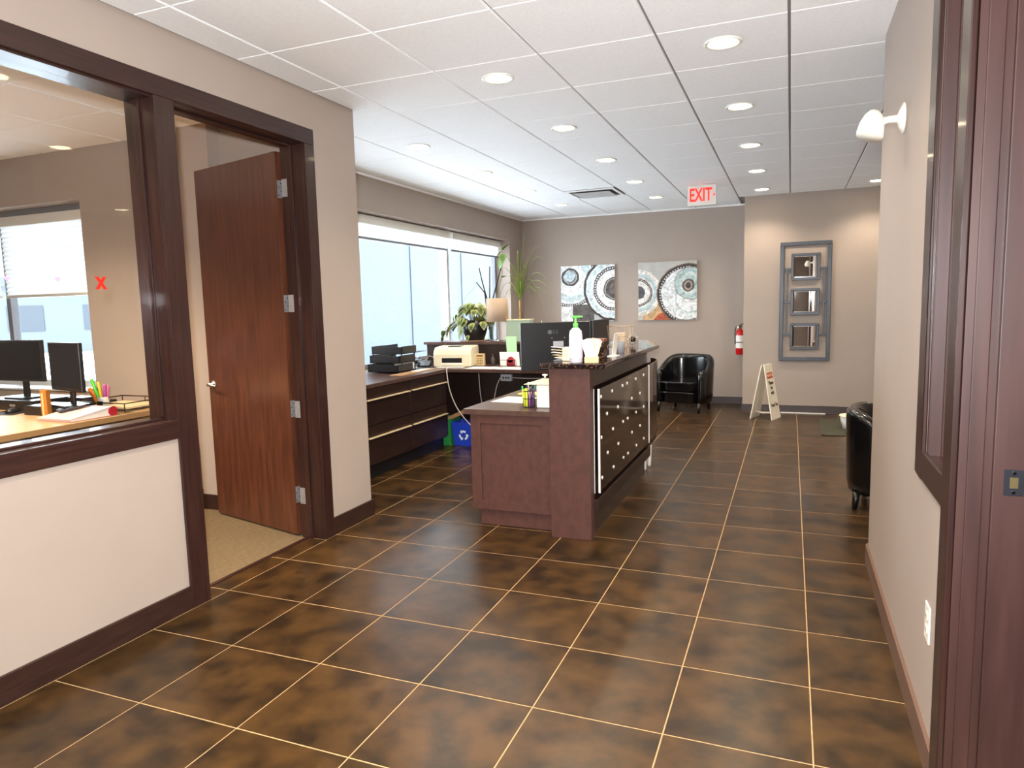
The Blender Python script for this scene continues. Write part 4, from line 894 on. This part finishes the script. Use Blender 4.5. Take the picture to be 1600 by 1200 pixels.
# low desk items (z .78)
ZL = .7805
pc = thing('pen_cup', 'black wire cup crowded with highlighters and pens on the low desk', 'pen cup', (1.115, 1.075, ZL))
b = MB()
for z in (.002, .055, .105): b.lathe([(.038, z), (.040, z), (.040, z+.004), (.038, z+.004)], 20)
for k in range(14): a = 2*math.pi*k/14; b.tube([(.039*math.cos(a), .039*math.sin(a), 0), (.039*math.cos(a), .039*math.sin(a), .107)], .0013, 4)
bo = b.build('wire_cup', BLACKP, pc); bo['kind'] = 'stuff'
for k, (x, y, c, hh, rr, dx) in enumerate(((-.022, -.02, 'd9e03a', .115, .009, -.008), (-.005, -.026, 'dfe54a', .125, .010, -.002), (.014, -.022, 'b05a9a', .11, .006, .006), (.024, -.008, '7c4a86', .12, .006, .012), (.020, .012, '3fae9a', .14, .005, .016), (-.026, .004, '2fa35a', .135, .006, -.02), (.0, .0, '4a2f5a', .155, .005, -.012), (.006, .016, '8fc0e0', .15, .005, .02), (-.012, .02, 'e8e4e0', .16, .005, .004), (.012, .002, '1f1f22', .145, .005, .02))):
    pen = MB(); pen.tube([(x, y, .003), (x+dx, y, hh)], rr, 8); o = pen.build('pen', mat('pen_'+c, c, .35)); o.location = (1.115, 1.075, ZL); tag(o, ['yellow-green highlighter at the left front of the wire cup', 'broad yellow highlighter in the middle front of the wire cup', 'pink marker in the wire cup', 'purple pen in the wire cup', 'teal pen at the right of the wire cup', 'green pen leaning out left of the wire cup', 'dark violet pen standing in the wire cup', 'light blue pen in the wire cup', 'white pen at the back of the wire cup', 'black pen in the wire cup'][k], 'pen', 'pens in the wire cup')
wc = thing('white_dispenser', 'white box dispenser with cream peaked lid and white knob', 'dispenser', (1.225, 1.09, ZL))
box('body', WHITEP, -.045, .05, -.05, .05, 0, .148, wc, .008)
b = MB(); b._add([(-.13, -.055, .152), (.10, -.055, .152), (.10, .055, .152), (-.13, .055, .152), (-.02, -.01, .185), (.03, -.01, .185), (.03, .02, .185), (-.02, .02, .185)], [(0, 1, 5, 4), (1, 2, 6, 5), (2, 3, 7, 6), (3, 0, 4, 7), (4, 5, 6, 7), (3, 2, 1, 0)]); b.build('peaked_lid', mat('cream_lid', 'ead2ae', .5), wc)
MB().lathe([(.006, .184), (.006, .20), (.018, .207), (.018, .214), (.0001, .216)], 16, (.0, .0, 0)).build('knob', WHITEP, wc)
sheet('paper_sheet', 'white papers on the low desk left of the pen cup', 'paper', .90, 1.37, ZL, .24, .27, R(-3))
sheet('note_pad', 'yellow note pad behind the papers on the low desk', 'note pad', .92, 1.70, ZL, .20, .14, R(-6), mat('yellow_paper', 'e0cf7a', .8), .008)

# ------------------------------------------------------------ side office furniture
od = thing('office_desk', 'light maple office desk behind the glass', 'desk', (-2.3, 0, 0))
MAPLE = mat('maple_laminate', 'b8966b', .45, col2='c3a27a', scale=4, stretch=(1.5, 12, 12)); MAPD = mat('maple_edge', 'a57f55', .5)
lbx('desk_top', MAPLE, -3.3, -1.56, -2.6, .765, .722, .76, .002, p=od)
lbx('edge_band', MAPD, -1.56, -1.557, -2.6, .765, .724, .758, p=od)
for y in (-2.4, -.8, .68): lbx('support_panel', MAPLE, -3.2, -1.75, y, y+.03, 0, .722, p=od)
ZO = .7605
for lab, x0, x1, y0, y1, hh in (('black flat computer case under the left office monitor', -3.0, -2.42, .20, .55, .075), ('black computer case below the angled office monitor', -2.30, -1.95, .06, .28, .065)):
    t = thing('computer_case', lab, 'computer', ((x0+x1)/2, (y0+y1)/2, ZO), 0, 'black cases on the office desk'); box('case', BLACKP, -(x1-x0)/2, (x1-x0)/2, -(y1-y0)/2, (y1-y0)/2, 0, hh, t, .005); box('drive_bay', STEEL, .04, .10, -(y1-y0)/2-.001, -(y1-y0)/2, hh*.4, hh*.6, t)
m3 = monitor('monitor', 'black office monitor at the left edge facing the glass', (-2.96, .33), (-2.44, .33), .965, .31, False, ZO+.0755)
m4 = monitor('monitor', 'second black office monitor turned at an angle beside the heart stickers', (-2.17, .20), (-1.71, .09), .93, .335, False, ZO+.0655)
bd = thing('ring_binder', 'white ring binder with red spine lying near the desk edge', 'binder', (-1.75, .04, ZO), R(0))
b = MB(); b._add([(-.15, -.14, 0), (.15, -.14, 0), (.15, .15, 0), (-.15, .15, 0), (-.15, -.14, .018), (.15, -.14, .018), (.15, .15, .062), (-.15, .15, .062)], [(3, 2, 1, 0), (4, 5, 6, 7), (0, 1, 5, 4), (3, 2, 6, 7), (0, 3, 7, 4), (1, 2, 6, 5)]); b.build('pages', PAPER, bd)
b = MB(); b._add([(-.16, -.15, .019), (.155, -.15, .019), (.155, .16, .064), (-.16, .16, .064)], [(0, 1, 2, 3)]); b.build('cover', mat('pink_white_cover', 'e9c9c4', .5), bd, solid=.004)
b = MB(); b._add([(-.16, -.15, -.0), (.155, -.15, -.0), (.155, .16, 0), (-.16, .16, 0)], [(0, 1, 2, 3)]); c_ = b.build('cover', mat('dusty_rose_cover', 'c58f8a', .5), bd, solid=.004); c_.location.z = .0025
MB().lathe([(.033, -.16), (.033, .158)], 16, (0, .16, .033), 'x').build('spine', mat('binder_red', 'b52634', .4), bd)
cl = thing('calculator', 'dark calculator lying on the ring binder', 'calculator', (-1.84, .08, ZO+.058), R(-20)); cl.rotation_euler = (R(8.3), 0, R(-20))
box('body', mat('dark_slate', '3a3f45', .4), -.045, .045, -.08, .08, 0, .012, cl, .003); box('display', mat('grey_display', '7b8a86', .2), -.035, .035, .045, .07, .012, .013, cl)
b = MB(); [b.box(-.035+.019*i, -.022+.019*i, -.07+.02*j, -.056+.02*j, .012, .0145) for i in range(4) for j in range(5)]; bo = b.build('keys', BLACKP, cl); bo['kind'] = 'stuff'
MB_ = thing('letter_sorter', 'orange upright wooden card block on the office desk', 'holder', (-2.0, .02, ZO), R(20)); box('block', mat('orange_wood', 'b9762f', .5), -.022, .022, -.022, .022, 0, .19, MB_, .003); box('front_strip', mat('pale_strip', 'e7c48e', .6), -.012, .0, -.023, -.022, 0, .17, MB_)
oc_ = thing('pen_holder', 'clear cup of orange, green and yellow markers on the office desk', 'pen cup', (-1.98, .43, ZO)); MB().lathe([(.0001, 0), (.035, 0), (.038, .09), (.036, .09), (.033, .004)], 20, cap=False).build('cup', WHITEP, oc_)
for k, (c, dx, hh, rr, nm) in enumerate((('e67a1e', -.11, .15, .014, 'orange ruler'), ('4fc23c', -.09, .22, .012, 'green marker'), ('e2c431', -.03, .20, .010, 'yellow marker'), ('b0508c', .03, .18, .014, 'magenta marker'), ('55606a', .015, .16, .012, 'grey pen'), ('d06a9a', .05, .17, .009, 'pink pen'))):
    b = MB(); b.tube([(-.01+.004*k, -.015+.006*k, .006), (dx, -.02+.006*k, hh)], rr, 8); o = b.build('marker', mat('marker_'+c, c, .4)); o.location = (-1.98, .43, ZO); tag(o, nm+' sticking out of the cup on the office desk', 'pen', 'markers in the office cup')
wt = thing('wire_tray', 'bronze wire desk tray holding paper near the office doorway side', 'tray', (-1.86, .50, ZO)); WB = mat('bronze_wire', '4a3a26', .4, .5)
b = MB(); X0, X1, Y0, Y1 = -.24, .24, -.19, .18
for z in (.012, .065): 
    for p, q in (((X0, Y0), (X1, Y0)), ((X1, Y0), (X1, Y1)), ((X1, Y1), (X0, Y1)), ((X0, Y1), (X0, Y0))): b.tube([(p[0], p[1], z), (q[0], q[1], z)], .0045, 6)
for p in ((X0, Y0), (X1, Y0), (X1, Y1), (X0, Y1), (0, Y0), (0, Y1)): b.tube([(p[0], p[1], 0), (p[0], p[1], .066)], .004, 6)
b.build('wire_frame', WB, wt)
box('binder_clip', BLACKP, -.02, .02, Y0-.006, Y0+.006, .045, .075, wt)
sheet('paper_stack', 'beige papers lying in the bronze wire tray', 'paper', -1.86, .50, ZO+.018, .40, .30, 0, BEIGEP, .012)
mp = sheet('mouse_mat', 'black mouse mat on the left part of the office desk', 'mouse mat', -2.52, .10, ZO, .24, .20, R(12), RUBBER, .004)
mo = MB(); mo.lathe([(.0001, .032), (.02, .028), (.03, .014), (.032, 0), (.0001, 0)], 16, cap=False); o = mo.build('computer_mouse', BLACKP); o.location = (-2.50, .11, ZO+.004); o.scale = (1, 1.6, 1); tag(o, 'black computer mouse on the mouse mat', 'mouse')
hp = thing('desk_headset', 'black headset with cable lying by the office wall', 'headset', (-2.33, .66, ZO)); b = MB(); b.tube([(-.08, 0, .02), (-.07, 0, .10), (-.03, 0, .12), (.01, 0, .10), (.02, 0, .02)], .008, 8); b.build('headband', BLACKP, hp); box('cradle', BLACKP, .0, .16, -.03, .03, .0, .035, hp, .008)
b = MB(); b.tube([(-.08, -.01, .02), (-.05, -.03, .07), (-.0, -.03, .06), (.05, -.03, .01)], .004, 6); b.build('cable', BLACKP, hp)
bk = thing('black_box', 'small black box beside the marker cup against the wall', 'box', (-2.33, .52, ZO)); box('body', BLACKP, -.09, .09, -.06, .06, 0, .07, bk, .004)

# ------------------------------------------------------------ outside
BOUNCE_GROUND = mat('bounce_white_ground', 'e9ecef', .9, var=.06, scale=.3)  # snow-white ground added to bounce daylight up onto the ceiling
struct(MB().box(-120, 60, 7.5, 160, -1.0, -.8).box(-5.6, -1.5, 1.2, 7.5, -1.0, -.8).box(6.3, 60, -30, 7.5, -1.0, -.8).box(5.5, 6.3, 1.0, 7.5, -1.0, -.8).build('ground', BOUNCE_GROUND), 'pale ground outside, kept snow-white to bounce daylight in')
struct(box('ground.001', BOUNCE_GROUND, -120, -5.6, -60, 7.5, -1.0, -.8), 'pale ground outside to the left, kept snow-white to bounce daylight in')
SID = mat('darkened_siding', '353d46', .6, var=.02); SID2 = mat('grey_siding', 'b9c0c8', .6, var=.05, scale=.4)  # front cladding darkened so the daylit window view does not blow out
nb = thing('neighbour_building', 'metal clad building close outside the reception window, darkened against glare', 'building', (-9.5, 22, -.8))
x = 0
for k in range(12): box('wall_panel', SID, -.3, 0 if k % 2 else -.03, -10+2*k+.01, -8+2*k-.01, 0, 8, nb)
box('core', SID2, -6, -.32, -10, 14, 0, 7.9, nb)
lb = thing('distant_building', 'low flat grey building seen through the office window', 'building', (-34, 38, -.8), R(40))
box('wall', mat('darkened_brick', '4d5257', .8), -22, 14, -4, 4, 0, 4.2, lb); box('roof', mat('roof_edge', '3a3f45', .6), -22.4, 14.4, -4.4, 4.4, 4.2, 4.8, lb)  # brick and roof darkened too against the overbright daylight
for k in range(8): box('window', mat('far_window', '262c33', .3), -19+4.2*k, -17+4.2*k, -4.05, -4.0, 1.4, 3.0, lb)
tr_ = thing('bare_tree', 'bare young tree outside the office window', 'tree', (-17.5, 17, -.8)); b = MB(); b.tube([(0, 0, 0), (.05, 0, 2), (0, 0, 5)], .09, 7, .02); b.build('trunk', BARK, tr_)
b = MB(); random.seed(2)
for k in range(46):
    z = 1.4+3.4*k/46; a = k*2.4; L_ = 1.3*(1-.6*k/46); b.tube([(0, 0, z), (L_*.5*math.cos(a), L_*.5*math.sin(a), z+.35), (L_*math.cos(a), L_*math.sin(a), z+.9)], .02, 4, .005)
bo = b.build('branches', BARK, tr_); bo['kind'] = 'stuff'
